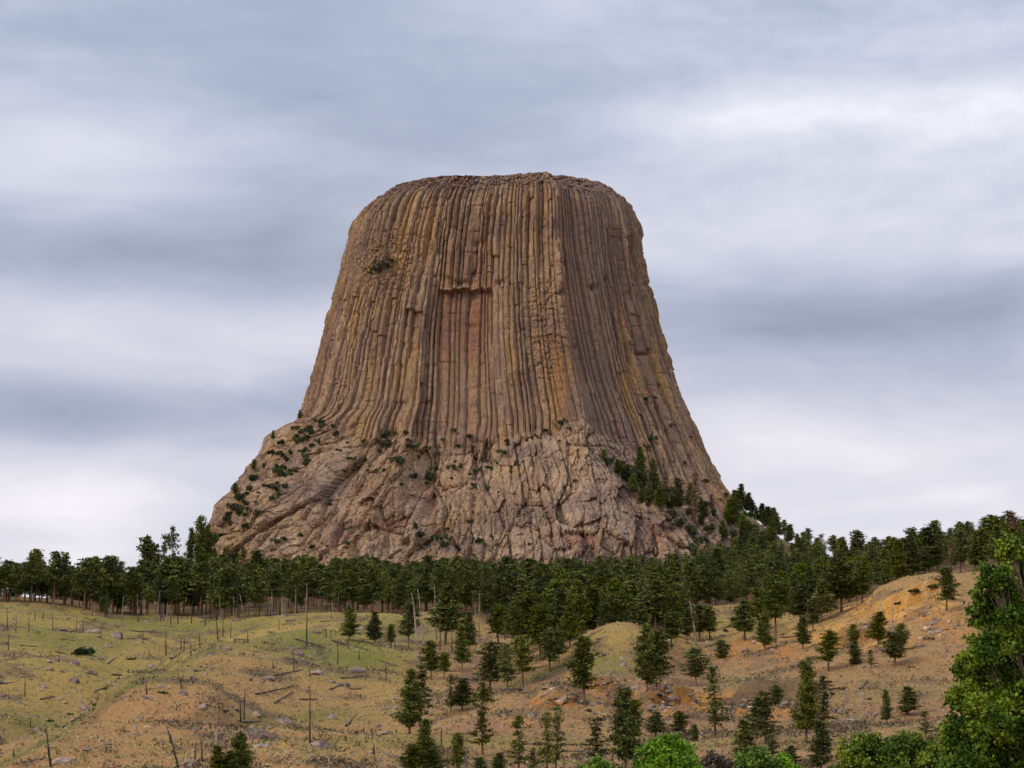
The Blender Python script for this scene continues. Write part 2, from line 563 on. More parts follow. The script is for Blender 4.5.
def build_ground():
    xs = axis(-9000, 9000, -215, 235, 1.15)
    ys = axis(-2500, 14000, 195, 800, 1.35)
    X, Y = np.meshgrid(xs, ys)
    Z = H(X, Y)
    U, V_ = proj(X, np.maximum(Y, 50), Z)
    om = outcrop_mask(U, V_) * (Y > 200) * (Y < 700)
    f1, f2, idv = worley(X / 2.0, Y / 3.6, Z * 0 + .5, 7)
    Z = Z + om * ((idv - .5) * 2.2 + np.clip(f2 - f1, 0, .4) * 1.6 - .3)
    # colour of the soil and the grass
    n = fbm(X / 26, Y / 60, 0, 4, 31)
    n2 = fbm(X / 6, Y / 22, 0, 4, 41)
    nn = n + .6 * n2
    C = np.empty(X.shape + (3,))
    tan = np.array([.44, .275, .145])
    pink = np.array([.40, .225, .135])
    green = np.array([.205, .205, .060])
    straw = np.array([.42, .31, .115])
    gold = np.array([.80, .46, .18])
    orange = np.array([.52, .25, .115])
    litter = np.array([.105, .075, .045])
    greyrock = np.array([.28, .22, .17])

    def mixc(c, m):
        nonlocal C
        m = np.clip(m, 0, 1)[..., None]
        C = C * (1 - m) + c * m
    C[:] = tan
    left = 1 - sstep(360, 470, U)
    mixc(straw, left * sstep(735, 680, V_) * .85)
    mixc(pink, sstep(-.15, .35, nn) * (blob(U, V_, 160, 715, 110, 28) + blob(U, V_, 340, 735, 120, 18) + blob(U, V_, 400, 700, 60, 20) + .9 * (U > 450) * sstep(640, 680, V_)) * .8)
    # upslope behind the front mound is greener
    crest = np.interp(U, [0, 60, 130, 200, 260], [770, 738, 690, 657, 640])
    back = (1 - sstep(150, 330, U)) * sstep(crest + 4, crest - 8, V_)
    mound = (1 - sstep(300, 430, U)) * sstep(crest - 6, crest + 6, V_)
    mixc(np.array([.48, .28, .145]), mound * .85)
    mixc(np.array([.36, .205, .13]), sstep(440, 520, U) * sstep(630, 665, V_) * sstep(-.5, .3, nn + .2) * .75)
    mixc(green, back * sstep(-.3, .5, nn + .02) * .72)
    gp = (blob(U, V_, 150, 672, 45, 9) + .8 * blob(U, V_, 55, 640, 60, 14) + blob(U, V_, 350, 662, 45, 14) + .9 * blob(U, V_, 400, 632, 60, 10) + .9 * blob(U, V_, 290, 640, 60, 12)
          + .9 * blob(U, V_, 600, 662, 34, 12) + .9 * blob(U, V_, 745, 683, 24, 8) + .8 * blob(U, V_, 605, 716, 22, 6) + .8 * blob(U, V_, 400, 741, 60, 4)
          + .7 * blob(U, V_, 840, 722, 30, 4) + .8 * blob(U, V_, 30, 720, 40, 14) + .6 * blob(U, V_, 270, 720, 26, 6) + .7 * blob(U, V_, 330, 715, 40, 8)
          + .5 * blob(U, V_, 560, 742, 90, 4) + .6 * blob(U, V_, 735, 618, 26, 8) + .45 * blob(U, V_, 890, 690, 60, 12) + .8 * blob(U, V_, 200, 625, 120, 8))
    mixc(green, gp * sstep(-.6, .3, nn + .15))
    mixc(straw, (blob(U, V_, 620, 635, 50, 8) + blob(U, V_, 740, 628, 60, 10) + .7 * blob(U, V_, 400, 745, 120, 5)) * .8)
    mixc(gold, (blob(U, V_, 895, 608, 30, 9) + blob(U, V_, 845, 636, 32, 7) + blob(U, V_, 930, 600, 16, 8)) * sstep(-.7, .0, nn + .35) * 1.8)
    mixc(orange, (blob(U, V_, 920, 625, 40, 14) + .9 * blob(U, V_, 790, 645, 60, 9) + .7 * blob(U, V_, 890, 645, 50, 18) + .5 * blob(U, V_, 740, 652, 40, 7)) * sstep(-.3, .4, nn + .2) * 1.0)
    mixc(greyrock * .85, om * sstep(-.3, .2, n2) * .85)
    mixc(orange, om * sstep(.0, .25, n2 + .25 * idv) * 1.1)
    mixc(gold, om * sstep(.30, .50, n2 + .35 * idv) * .5)
    lf = sum(m * np.exp(-((Y - y0_) / 5.0) ** 2) for m, y0_ in ledges(X, Y))
    mixc(np.array([.50, .24, .09]) , lf * sstep(-.45, .1, n2) * (.4 + .6 * (V_ > 670)))
    mixc(np.array([.62, .42, .22]), lf * sstep(.15, .4, vn(X / 1.7, Y / 3, 0, 57)) * .8)
    brush = sstep(.12, .42, fbm(X / 9, Y / 14, 0, 4, 51))
    mixc(np.array([.17, .12, .09]), brush * .75)
    gul = np.exp(-(((V_ - np.interp(U, [440, 500, 545, 600], [712, 690, 672, 655])) / 5) ** 2)) * sstep(430, 460, U) * (1 - sstep(580, 610, U))
    gul = gul + np.exp(-(((V_ - crest + 4) / 3.2) ** 2)) * (1 - sstep(200, 240, U))
    mixc(np.array([.13, .14, .05]), gul * sstep(-.5, .1, n2) * .9)
    rill = sstep(.1, .35, fbm(X / 2.4 + Y / 9, Y / 22, 0, 3, 53)) * (blob(U, V_, 900, 615, 45, 16))
    mixc(np.array([.42, .21, .10]), rill * .8)
    mixc(litter, sstep(-8, 25, Y - edge_y(U) + 14 * n2) * .93)
    mixc(np.array([.20, .155, .11]), sstep(1330, 1400, Y) * .9)
    mixc(green * .7, sstep(1330, 1400, Y) * sstep(0, .4, n2) * .8)
    ny, nx = X.shape
    V = np.stack([X, Y, Z], -1).reshape(-1, 3)
    i = np.arange(ny - 1)[:, None] * nx + np.arange(nx - 1)[None]
    Q = np.stack([i, i + 1, i + 1 + nx, i + nx], -1).reshape(-1, 4)
    me = np_mesh('ground', V, Q, M_ground, True)
    add_col(me, 'tint', C.reshape(-1, 3))
    tag(link('ground', me), kind='structure')


build_ground()

# ------------------------------------------------------------------ the rock tower
SIL = [(193.5, 386, 618), (205, 373, 628), (212, 366, 633), (222, 359, 637), (240, 352, 641), (260, 346, 644), (280, 341, 648), (300, 335, 653),
       (320, 329, 658), (340, 323, 664), (360, 318, 669.5), (380, 313.5, 676), (400, 309, 683), (411, 305, 688), (424, 297, 694), (437, 275, 701), (450, 266, 706), (461, 259, 712),
       (481, 247, 722), (496, 233, 731), (510, 221, 739), (530, 216, 752), (560, 205, 770), (620, 190, 790), (720, 170, 810)]
sz_, sl_, sr_ = [], [], []
for r, l, rr in SIL:
    a = P(l, r, TA[1])
    b = P(rr, r, TA[1])
    sz_.append(a[2])
    sl_.append(a[0])
    sr_.append(b[0])
ZTOP = sz_[0]
sz_, sl_, sr_ = [np.array(q[::-1]) for q in (sz_, sl_, sr_)]
zL, xL = [], []
for r, l in [(193.5, 386), (205, 373), (212, 366), (222, 359), (240, 352), (260, 346), (280, 341), (300, 335), (320, 329), (340, 323), (360, 318), (380, 313.5), (400, 308.5), (424, 301), (450, 292),
             (480, 281), (510, 269), (560, 250), (620, 228), (720, 196)]:
    a = P(l, r, TA[1])
    zL.append(a[2])
    xL.append(a[0])
zL, xL = np.array(zL[::-1]), np.array(xL[::-1])
# plan of the tower: X across, front depth; the camera side first
PLAN = [(-1.0, 0.0), (-.965, .28), (-.86, .50), (-.70, .66), (-.52, .78), (-.38, .84), (-.34, .79), (-.10, .82), (.12, .90), (.30, .965), (.385, .975),
        (.43, .88), (.56, .80), (.72, .68), (.86, .52), (.96, .28), (1.0, 0.0),
        (.93, -.38), (.75, -.66), (.45, -.88), (0, -.97), (-.45, -.88), (-.75, -.66), (-.93, -.38)]


def build_tower():
    pl = np.array(PLAN + [PLAN[0]])
    seg = np.hypot(*np.diff(pl, axis=0).T)
    cum = np.concatenate([[0], np.cumsum(seg)])
    tot = cum[-1]
    i_r = 16
    sfront = np.linspace(0, cum[i_r], 860, endpoint=False)
    sback = np.linspace(cum[i_r], tot, 260, endpoint=False)
    s = np.concatenate([sfront, sback])
    n = len(s)
    PX = np.interp(s, cum, pl[:, 0])
    PF = np.interp(s, cum, pl[:, 1])
    # outward normal in plan, smoothed
    ds = .02

    def at(q):
        q = np.mod(q, tot)
        return np.interp(q, cum, pl[:, 0]), np.interp(q, cum, pl[:, 1])
    ax, ay = at(s - ds)
    bx, by = at(s + ds)
    tx, ty = bx - ax, by - ay
    ln = np.hypot(tx, ty)
    NX, NF = -ty / ln, tx / ln
    flip = np.sign(NX * PX + NF * PF)
    NX, NF = NX * flip, NF * flip
    z0 = 60.0
    zr = np.arange(z0, ZTOP + .01, .62)
    S, Z = np.meshgrid(s, zr)
    PX2, PF2 = np.broadcast_to(PX, S.shape), np.broadcast_to(PF, S.shape)
    NX2, NF2 = np.broadcast_to(NX, S.shape), np.broadcast_to(NF, S.shape)
    Lz = pchip(sz_, sl_, Z)
    Rz = pchip(sz_, sr_, Z)
    Ls = pchip(zL, xL, Z)
    cx = (Ls + Rz) / 2
    hw = (Rz - Ls) / 2
    X = cx + hw * PX2
    X = X + np.clip(Lz - Ls, None, 0) * np.clip(-PX2, 0, 1) ** 2.2
    zlow = sstep(205, 150, Z)
    PFs = np.sign(PF2) * .97 * np.clip(1 - np.abs(PX2) ** 2.5, 0, 1) ** (1 / 2.2)
    PFe = PF2 * (1 - zlow * (PF2 > 0)) + PFs * zlow * (PF2 > 0)
    Yd = TA[1] - .80 * hw * PFe
    U, V = proj(X, Yd, Z)
    front = PF2 > -.05
    # shoulder line (row) across the face
    vs = np.interp(PX2, [-1, -.85, -.66, -.5, -.3, -.1, .05, .2, .30, .38, .44, .52, .64, .78, .9, 1.0],
                   [412, 420, 434, 440, 444, 446, 442, 432, 422, 420, 430, 447, 470, 500, 540, 560])
    vs = vs + 7 * fbm(S * 9, Z * 0, 0, 3, 61)
    idv_ = worley(S * 24, S * 2, Z / 9, 63)[2]
    vs2 = vs + 9 * (idv_ - .5) + 5 * vn(S * 30, Z / 9, 0, 62)
    low = sstep(-7, 7, V - vs2)                       # 1 below the shoulder
    sh = np.clip(V - vs, 0, None) * .66              # metres below it
    # ---------- columns
    NC = 184
    c = S / tot * NC + 2.2 * fbm(S * 7, Z / 600, 0, 3, 71) + .12 * vn(S * 14, Z / 60, 0, 72) + .05 * vn(S * 40, Z / 12, 0, 73)
    k = np.floor(c)
    t = c - k
    e = np.abs(2 * t - 1)
    ec = .5 + .35 * (_h(k, k * 0, k * 0, 80) - .5)
    prof = np.clip(np.minimum((1 - e) * 2.1, 1 - .28 * np.abs(t - ec)), 0, 1)
    h1 = _h(k, k * 0, k * 0, 81)
    h2 = _h(k, k * 0, k * 0, 82)
    h3 = _h(k, k * 0, k * 0, 83)
    segl = 26 + 40 * h3
    kk = np.floor(Z / segl + h1 * 9)
    seg_off = (_h(k, kk, k * 0, 84) - .5)
    amp = 1.9 + 3.9 * h2 ** 1.5
    # smoother columns in the central recess and on the shaded face
    rec = sstep(436, 441, U) * (1 - sstep(489, 493, U)) * sstep(289, 291.5, V + 7 * np.abs(h1 - .5) * sstep(462, 486, U) + 3 * (h3 - .5)) * (1 - sstep(425, 440, V))
    smooth_zone = np.maximum(sstep(432, 440, U) * (1 - sstep(500, 522, U)) * sstep(270, 300, V), sstep(556, 566, U) * (1 - sstep(600, 625, U)))
    amp = amp * (1 - .50 * smooth_zone)
    seg2 = seg_off * (3.2 - 2.3 * smooth_zone)
    # pairs and groups of columns stand out
    grp = 3.4 * vn(S * 6.5, Z / 260, 0, 91) + 2.2 * vn(S * 15, Z / 120, 0, 92)
    colu = amp * (prof - 1) + seg2 + grp * (1 - .4 * smooth_zone)
    rough = fbm(X / 1.9, Yd / 1.9, Z / 3.2, 3, 93)
    colu = colu + .5 * rough * (1 - .3 * smooth_zone) + 1.5 * sstep(.1, .6, vn(S * 22, Z / 13, 0, 94)) * (1 - smooth_zone)
    # cross joints
    jn = vn(c * .9, Z / 2.6, 0, 95)
    colu = colu - .7 * sstep(.45, .75, jn) * (1 - .5 * smooth_zone)
    # broken blocky top and crumbled left shoulder
    depth_top = ZTOP - Z
    crum = np.clip(sstep(17, 5, depth_top) * .8 + .8 * blob(U, V, 385, 262, 22, 20) + .5 * blob(U, V, 545, 325, 16, 45), 0, 1)
    f1, f2, idv = worley(X / 3.0, Yd / 3.0, Z / 2.6, 101)
    block = (idv - .5) * 3.6 - 1.6 * sstep(.14, .0, f2 - f1)
    colu = colu * (1 - .62 * crum) + block * crum
    colu -= 4.2 * rec
    # a ledge throwing a dark crack over the recess, and small pockets
    colu += 2.2 * sstep(441, 445, U) * (1 - sstep(486, 490, U)) * sstep(285.5, 288.5, V + 4 * (h3 - .5)) * (1 - sstep(288.9, 290, V + 4 * (h3 - .5))) * sstep(.1, .3, h2)
    for (pu, pv, su, sv2, a) in [(595, 288, 3, 2.5, 3.5), (563, 263, 2.2, 2, 3), (609, 279, 2, 2, 3), (645, 354, 5, 1.2, 3.5), (480, 244, 5, 3, 2.5), (499, 283, 3, 2, 3),
                                 (461, 283, 7, 2, 2.5), (560, 293, 2, 2, 3), (632, 352, 1.5, 12, 3), (646, 285, 2, 2, 3), (470, 325, 4, 2, 2), (419, 262, 2, 7, 3), (574, 348, 1.5, 2, 3)]:
        colu -= a * blob(U, V, pu, pv, su, sv2)
    # the bright leaning pillar at the corner
    colu += 5.0 * np.exp(-((U - (556 + (V - 330) * .13)) / 7) ** 2) * sstep(300, 345, V)
    # ---------- fractured base
    # slabs lean outwards on the left half and run straight down on the right half
    lean = .30 * sstep(-.30, -.55, PX2) * (1 - .55 * sstep(-.62, -.9, PX2))
    a1 = X - lean * (Z - 150) + 4 * vn(X / 14, Z / 25, 0, 109) + 40 * sstep(.5, 1.4, np.abs(PX2)) * PF2
    zz = Z
    fa, fb, fc = np.zeros(S.shape), np.zeros(S.shape), np.zeros(S.shape)
    f1b, f2b, idb = worley(a1 / 17, X * 0 + .3, zz / 46, 111, fa)
    f1c, f2c, idc = worley(a1 / 7.2, X * 0 + .3, zz / 21, 121, fb)
    f1d, f2d, idd = worley(a1 / 3.1, X * 0 + .3, Z / 6.5, 131, fc)
    gb = sstep(.10, 0, f2b - f1b)
    gc = sstep(.11, 0, f2c - f1c)
    gd = sstep(.12, 0, f2d - f1d)
    basd = (idb - .5) * 7 + 9 * fa + (idc - .5) * 3.4 + 5 * fb + (idd - .5) * 1.5 + 1.8 * fc - 3.0 * gb - 2.2 * gc - 1.0 * gd
    basd = basd + 1.1 * fbm(X / 2.2, Yd / 2.2, Z / 3.4, 3, 143)
    # buttresses and recesses running down the base
    uu = U + 5 * fbm(Z / 22, X * 0, 0, 2, 155)
    for (bu, bw, a, sl) in [(252, 12, 1.0, -.5), (300, 16, 4, -.45), (352, 12, -4, -.35), (398, 17, 6, -.55), (466, 30, -9, 0), (440, 7, -5, .1), (508, 9, 3, 0), (556, 24, 9, .05), (548, 4, -3, .05),
                            (590, 5, -2.5, .1), (612, 16, 3, .2), (655, 16, 4, .3)]:
        basd = basd + a * np.exp(-.5 * ((uu - bu - sl * (V - 500)) / bw) ** 2)
    # columns still read in the base, right of centre
    cr_ = np.where(PX2 > -.25, .9, .35) * (1 - .6 * sstep(30, 160, sh))
    basd = basd * (1 - .35 * cr_) + cr_ * (amp * (prof - 1) + seg2)
    # the slanted slab and its dark overhang
    for (pu, pv, su, sv2, a) in [(566, 541, 11, 2.6, 6), (646, 534, 7, 2.2, 4), (634, 545, 2, 9, 4), (436, 508, 3, 9, 6), (386, 533, 9, 3, 4), (421, 547, 5, 3, 5), (345, 560, 2, 9, 4),
                                 (404, 546, 4, 14, 3), (476, 500, 2, 16, 3), (430, 480, 3, 12, 3)]:
        basd -= a * blob(U, V, pu, pv, su, sv2)
    ext = np.clip(sh * .42, 0, 34) * (1 - np.abs(PX2) ** 5) * (PF2 > 0)
    ext = ext + 4.0 * low * (1 - np.abs(PX2) ** 4)
    wgt = low
    sil_f = .18 + .82 * sstep(0, .45, np.abs(PF2))       # calmer relief at the silhouette
    d = colu * (1 - wgt) + basd * wgt * sil_f + ext
    # the gully right of the shoulder
    d = d - 5 * blob(U, V, 650, 487, 40, 16) * (PX2 > .4)
    rx_, rf_ = PX2 * 1.0, PFs * 1.15
    rl_ = np.hypot(rx_, rf_) + 1e-6
    wl = np.clip(sstep(-30, 10, V - vs) , 0, 1) * (PF2 > 0)
    NX3 = NX2 * (1 - wl) + rx_ / rl_ * wl
    NF3 = NF2 * (1 - wl) + rf_ / rl_ * wl
    X2 = X + d * NX3
    Y2 = Yd - d * NF3
    Z2 = Z.copy()
    # rounded, uneven rim
    rim = sstep(14, 0, depth_top)
    X2 = X2 - rim ** 2 * 3.2 * NX2
    Y2 = Y2 + rim ** 2 * 3.2 * NF2
    Z2 = Z2 + .45 * rim * fbm(X / 12, Yd / 12, 0, 3, 161)
    # colours
    yel = np.clip(.08 + .6 * (h1 - .45) + .65 * vn(S * 16, Z / 50, 0, 171) + .25 * vn(c * 1.4, Z / 12, 0, 172), 0, .9)
    yel = yel * (1 - .75 * sstep(556, 566, U) * (1 - sstep(612, 630, U))) * (1 - .6 * rec)  # yellow cut on the right face as painted shade, and in the recess
    yel = np.clip(yel + 1.2 * blob(U, V, 561, 378, 7, 26) + .3 * blob(U, V, 545, 300, 16, 60) + .35 * blob(U, V, 645, 300, 14, 60), 0, 1)  # ochre of the corner pillar, raised to paint its lit edge
    yel = yel * (1 - low) + low * np.clip(.45 + 1.0 * fbm(X / 18, Yd / 18, Z / 18, 3, 181) - .4 * sstep(-.1, .3, PX2), 0, 1) * .8
    red = np.clip(1.25 * rec * sstep(400, 296, V) * (.62 + .75 * vn(c * 1.3, Z / 22, 0, 193)) * (1 - .6 * sstep(470, 492, U)) + .5 * blob(U, V, 470, 262, 16, 22) + .25 * blob(U, V, 572, 330, 9, 45) * (1 - low)
                  + .22 * sstep(.6, .95, h2) * (1 - low) + .5 * sstep(.2, .6, fbm(X / 25, Yd / 25, Z / 40, 3, 191)), 0, 1)
    red = np.clip(red + .45 * np.exp(-((U - (553 + (V - 330) * .13)) / 6) ** 2) * sstep(325, 355, V) * (1 - low), 0, 1)  # pillar's orange, strengthened to paint in light on its edge
    red = np.clip(red * (1 - .4 * low) + low * (.9 * blob(U, V, 568, 545, 14, 6) + .8 * blob(U, V, 390, 535, 26, 18) * sstep(-.1, .3, fbm(X / 9, Yd / 9, Z / 9, 2, 192))
                                                + .7 * blob(U, V, 638, 538, 12, 8) + .8 * blob(U, V, 435, 500, 5, 12)), 0, 1)
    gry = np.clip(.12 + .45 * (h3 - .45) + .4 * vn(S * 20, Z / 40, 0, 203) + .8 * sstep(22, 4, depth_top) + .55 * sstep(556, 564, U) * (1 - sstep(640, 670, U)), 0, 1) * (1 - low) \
        + low * np.clip(.35 + .9 * fbm(X / 30, Yd / 30, Z / 14, 3, 201), 0, .9)
    gry = np.clip(gry, 0, 1)  # grey right of the corner paints the shaded face cooler
    T = np.stack([yel, red, gry], -1)
    nz = len(zr)
    # summit cap
    caps, capt = [], []
    cxt, Lt = cx[-1], None
    xc0, yc0 = X2[-1].mean(), Y2[-1].mean()
    for q in (.97, .93, .86, .72, .5, .28, .1):
        xx = xc0 + (X2[-1] - xc0) * q
        yy = yc0 + (Y2[-1] - yc0) * q
        zz = Z2[-1] * 0 + ZTOP + .3 + 2.5 * (1 - q ** 2) + .7 * fbm(xx / 7, yy / 7, 0, 3, 211)
        caps.append(np.stack([xx, yy, zz], -1))
        tt = np.zeros((n, 3))
        tt[:, 0] = .8
        capt.append(tt)
    VV = np.concatenate([np.stack([X2, Y2, Z2], -1), np.array(caps)], 0)
    TT = np.concatenate([T, np.array(capt)], 0)
    nr = VV.shape[0]
    top_c = np.array([[xc0, yc0, ZTOP + 3]])
    i = np.arange(nr - 1)[:, None] * n
    j = np.arange(n)[None]
    j2 = (j + 1) % n
    Q = np.stack([i + j, i + j2, i + n + j2, i + n + j], -1)   # [nr-1, n, 4]
    lowm = np.zeros((nr - 1, n), bool)
    lowm[:nz - 1] = low[:-1] > .5
    capm = np.zeros((nr - 1, n), bool)
    capm[nz - 1:] = True
    flat = VV.reshape(-1, 3)
    tf = TT.reshape(-1, 3)
    root = bpy.data.objects.new('rock_tower', None)
    col.objects.link(root)
    root.location = (TA[0], TA[1], 110)
    tag(root, 'huge flat-topped rock tower with fluted brown columns above the pine forest', 'rock tower')
    allq = []
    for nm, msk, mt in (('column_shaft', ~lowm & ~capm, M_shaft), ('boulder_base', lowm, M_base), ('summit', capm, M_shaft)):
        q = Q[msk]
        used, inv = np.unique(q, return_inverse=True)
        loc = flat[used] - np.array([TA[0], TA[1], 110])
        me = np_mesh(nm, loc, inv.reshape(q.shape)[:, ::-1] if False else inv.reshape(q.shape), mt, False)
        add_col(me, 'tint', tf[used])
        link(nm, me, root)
    # coarse copy for finding footholds
    fq = Q[:nz - 1][::2, ::1].reshape(-1, 4)
    return BVHTree.FromPolygons([tuple(v) for v in flat], Q[:nz - 1].reshape(-1, 4).tolist())


TB = build_tower()


def GT(px, py):
    """foothold on the tower or on the ground"""
    d = Vector(ray(px, py)).normalized()
    hit, nrm, idx, dist = TB.ray_cast(Vector((0, 0, 0)), d)
    g = G(px, py)
    if hit is not None and (g is None or hit.y < g[1]):
        return hit.x, hit.y, hit.z
    return g


# ------------------------------------------------------------------ vegetation meshes
class MB:
    def __init__(self):
        self.v, self.f = [], []
        self.n = 0

    def add(self, V, Fc):
        self.v.append(np.asarray(V, float))
        self.f.append(np.asarray(Fc, int) + self.n)
        self.n += len(V)

    def tube(self, pts, rad, k=6):
        pts = [np.array(p, float) for p in pts]
        V, Q = [], []
        for i, p in enumerate(pts):
            a = pts[min(i + 1, len(pts) - 1)] - pts[max(i - 1, 0)]
            a = a / (np.linalg.norm(a) + 1e-9)
            ref = np.array([1, 0, 0]) if abs(a[2]) > .7 else np.array([0, 0, 1])
            b = np.cross(a, ref)
            b /= np.linalg.norm(b)
            c = np.cross(a, b)
            for j in range(k):
                t = 2 * math.pi * j / k
                V.append(p + rad[i] * (math.cos(t) * b + math.sin(t) * c))
        for i in range(len(pts) - 1):
            for j in range(k):
                Q.append([i * k + j, i * k + (j + 1) % k, (i + 1) * k + (j + 1) % k, (i + 1) * k + j])
        # tip: collapse quad cap
        m = len(V)
        V.append(pts[-1])
        for j in range(0, k, 2):
            Q.append([(len(pts) - 1) * k + j, (len(pts) - 1) * k + (j + 1) % k, (len(pts) - 1) * k + (j + 2) % k, m])
        self.add(V, Q)

    def leaves(self, C, size, rng, flat=0.0, aspect=.45):
        """one small quad per centre, random orientation"""
        C = np.asarray(C)
        n = len(C)
        a = rng.normal(size=(n, 3))
        a[:, 2] *= (1 - flat)
        a /= np.linalg.norm(a, axis=1)[:, None] + 1e-9
        b = rng.normal(size=(n, 3))
        b[:, 2] *= (1 - flat * .6)
        b -= (a * b).sum(1)[:, None] * a
        b /= np.linalg.norm(b, axis=1)[:, None] + 1e-9
        sz = size * rng.uniform(.45, 1.6, n)[:, None]
        V = np.stack([C - a * sz, C - b * sz * aspect, C + a * sz, C + b * sz * aspect], 1).reshape(-1, 3)
        Fc = np.arange(4 * n).reshape(-1, 4)
        self.add(V, Fc)

    def mesh(self, name, m, smooth=False):
        return np_mesh(name, np.concatenate(self.v), np.concatenate(self.f), m, smooth)


def pine_mesh(seed, Ht=12.0, R=2.3, cb=.3, dens=1.0, shape='cone', tuft=14, needle=M_needle, dead=.0, leaf=.24):
    rng = np.random.default_rng(seed)
    tr, cr_ = MB(), MB()
    bend = rng.normal(size=2) * .25
    top = Ht

    def axis_at(h):
        q = h / Ht
        return np.array([bend[0] * q * q + .12 * math.sin(q * 5 + seed), bend[1] * q * q, h])
    hs = np.linspace(0, Ht * .98, 8)
    r0 = Ht * .016 + .02
    tr.tube([axis_at(h) - np.array([0, 0, .5 if i == 0 else 0]) for i, h in enumerate(hs)], [r0 * (1.15 if i == 0 else 1) * (1 - .9 * h / Ht) for i, h in enumerate(hs)], 7)
    nb = int(44 * dens + 8)
    ang = rng.uniform(0, 6.28)
    # missing sides make the outline uneven
    gapdir = rng.uniform(0, 6.28)
    for i in range(nb):
        q = (i + rng.uniform(0, 1)) / nb
        h = Ht * (cb + (1 - cb) * q ** .93)
        if shape == 'cone':
            L = R * (1 - q) ** .75 * (.55 + .45 * min(1, q * 6)) + .18
        elif shape == 'round':
            L = R * math.sqrt(max(0.02, 1 - (2 * q - .85) ** 2 / 1.4)) * (1 - .35 * q)
        else:
            L = R * (.55 + .45 * math.sin(q * 9 + seed)) * (1 - q ** 3) + .3
            L *= (1 - .3 * q)
        ang += 2.4 + rng.normal() * .35
        L *= rng.uniform(.55, 1.12)
        if math.cos(ang - gapdir + 2 * q * math.pi) > .6:
            L *= .55
        rise = (.35 * q - .12) + rng.normal() * .1
        p0 = axis_at(h)
        dirv = np.array([math.cos(ang), math.sin(ang), rise])
        pm = p0 + dirv * L * .55 - np.array([0, 0, .06 * L])
        p1 = p0 + dirv * L + np.array([0, 0, .10 * L])
        tr.tube([p0, pm, p1], [.05 * (1.2 - q), .035, .012], 4)
        if rng.uniform() < dead:
            continue
        nt = max(2, int(L * 3.0))
        for j in range(nt):
            f = .35 + .65 * (j + rng.uniform(0, .6)) / nt
            cpt = p0 + (pm - p0) * min(1, f / .55) if f < .55 else pm + (p1 - pm) * (f - .55) / .45
            side = rng.normal(size=3) * np.array([.22, .22, .06]) * (1 + .5 * L)
            cpt = cpt + side
            n_ = int(tuft * 1.25 * rng.uniform(.7, 1.3))
            off = rng.normal(size=(n_, 3)) * np.array([.40, .40, .17]) * (.8 + .14 * L)
            cr_.leaves(cpt + off + np.array([0, 0, .08]), leaf, rng, .45, .42)
    tip = axis_at(Ht * .97)
    if dead < .9:
        cr_.leaves(tip + rng.normal(size=(26, 3)) * np.array([.18, .18, .38]), leaf * .8, rng, 0, .4)
    else:
        return tr.mesh('trunk', M_greywood, True), None
    return tr.mesh('trunk', M_bark, True), cr_.mesh('crown', needle)


KIND = {}
for i in range(4):
    KIND.setdefault('dense', []).append(pine_mesh(10 + i, 12, 2.9, .17, 1.45, 'cone', 18))
    KIND.setdefault('open', []).append(pine_mesh(20 + i, 12, 2.7, .27, 1.0, 'round', 16))
    KIND.setdefault('sparse', []).append(pine_mesh(30 + i, 12, 2.9, .18, .80, 'odd', 12, dead=.2))
    KIND.setdefault('forest', []).append(pine_mesh(40 + i, 12, 2.9, .40, .95, 'round', 16, leaf=.30))
    KIND.setdefault('fcone', []).append(pine_mesh(50 + i, 12, 2.9, .24, 1.25, 'cone', 16, leaf=.30))
for i in range(2):
    KIND.setdefault('low', []).append(pine_mesh(60 + i, 12, 3.6, .05, 1.5, 'round', 18))
    KIND.setdefault('brown', []).append(pine_mesh(70 + i, 12, 2.3, .25, .9, 'cone', 10, needle=M_needle_brown, dead=.2))
    KIND.setdefault('bare', []).append(pine_mesh(80 + i, 12, 1.7, .3, .5, 'odd', 5, dead=1.0))
_rn = random.Random(5)


def pine(x, y, z, h, kind, wfac=1.0, lean=(0, 0)):
    tm, cm = _rn.choice(KIND[kind])
    root = bpy.data.objects.new('dead_pine' if cm is None else 'pine_tree', None)
    col.objects.link(root)
    root.location = (x, y, z - .1)
    root.rotation_euler = (lean[0], lean[1], _rn.uniform(0, 6.28))
    s = h / 12.0
    root.scale = (s * wfac, s * wfac, s)
    link('trunk', tm, root)
    if cm is not None:
        link('crown', cm, root)
    return root


ORD = ['leftmost', 'second from left', 'third from left', 'fourth from left', 'fifth from left', 'sixth from left', 'seventh from left', 'eighth from left', 'ninth from left',
       'tenth from left', 'eleventh from left', 'twelfth from left', 'thirteenth from left', 'fourteenth from left', 'fifteenth from left', 'sixteenth from left']
PENDING = {}


def pend(o, px, what, where, cat, group):
    PENDING.setdefault((what, where), []).append((px, o, cat, group))


def flush():
    for (what, where), L in PENDING.items():
        L.sort(key=lambda q: q[0])
        n = len(L)
        for i, (px, o, cat, group) in enumerate(L):
            if n == 1:
                lab = '%s %s' % (what, where)
            elif i < (n + 1) // 2 and i < 16:
                lab = '%s, %s %s' % (what, ORD[i].replace(' from', ' from the'), where)
            elif n - 1 - i < 16:
                lab = '%s, %s %s' % (what, ORD[n - 1 - i].replace('left', 'right').replace(' from', ' from the'), where)
            else:
                lab = '%s midway %s' % (what, where)
            tag(o, lab, cat, group)


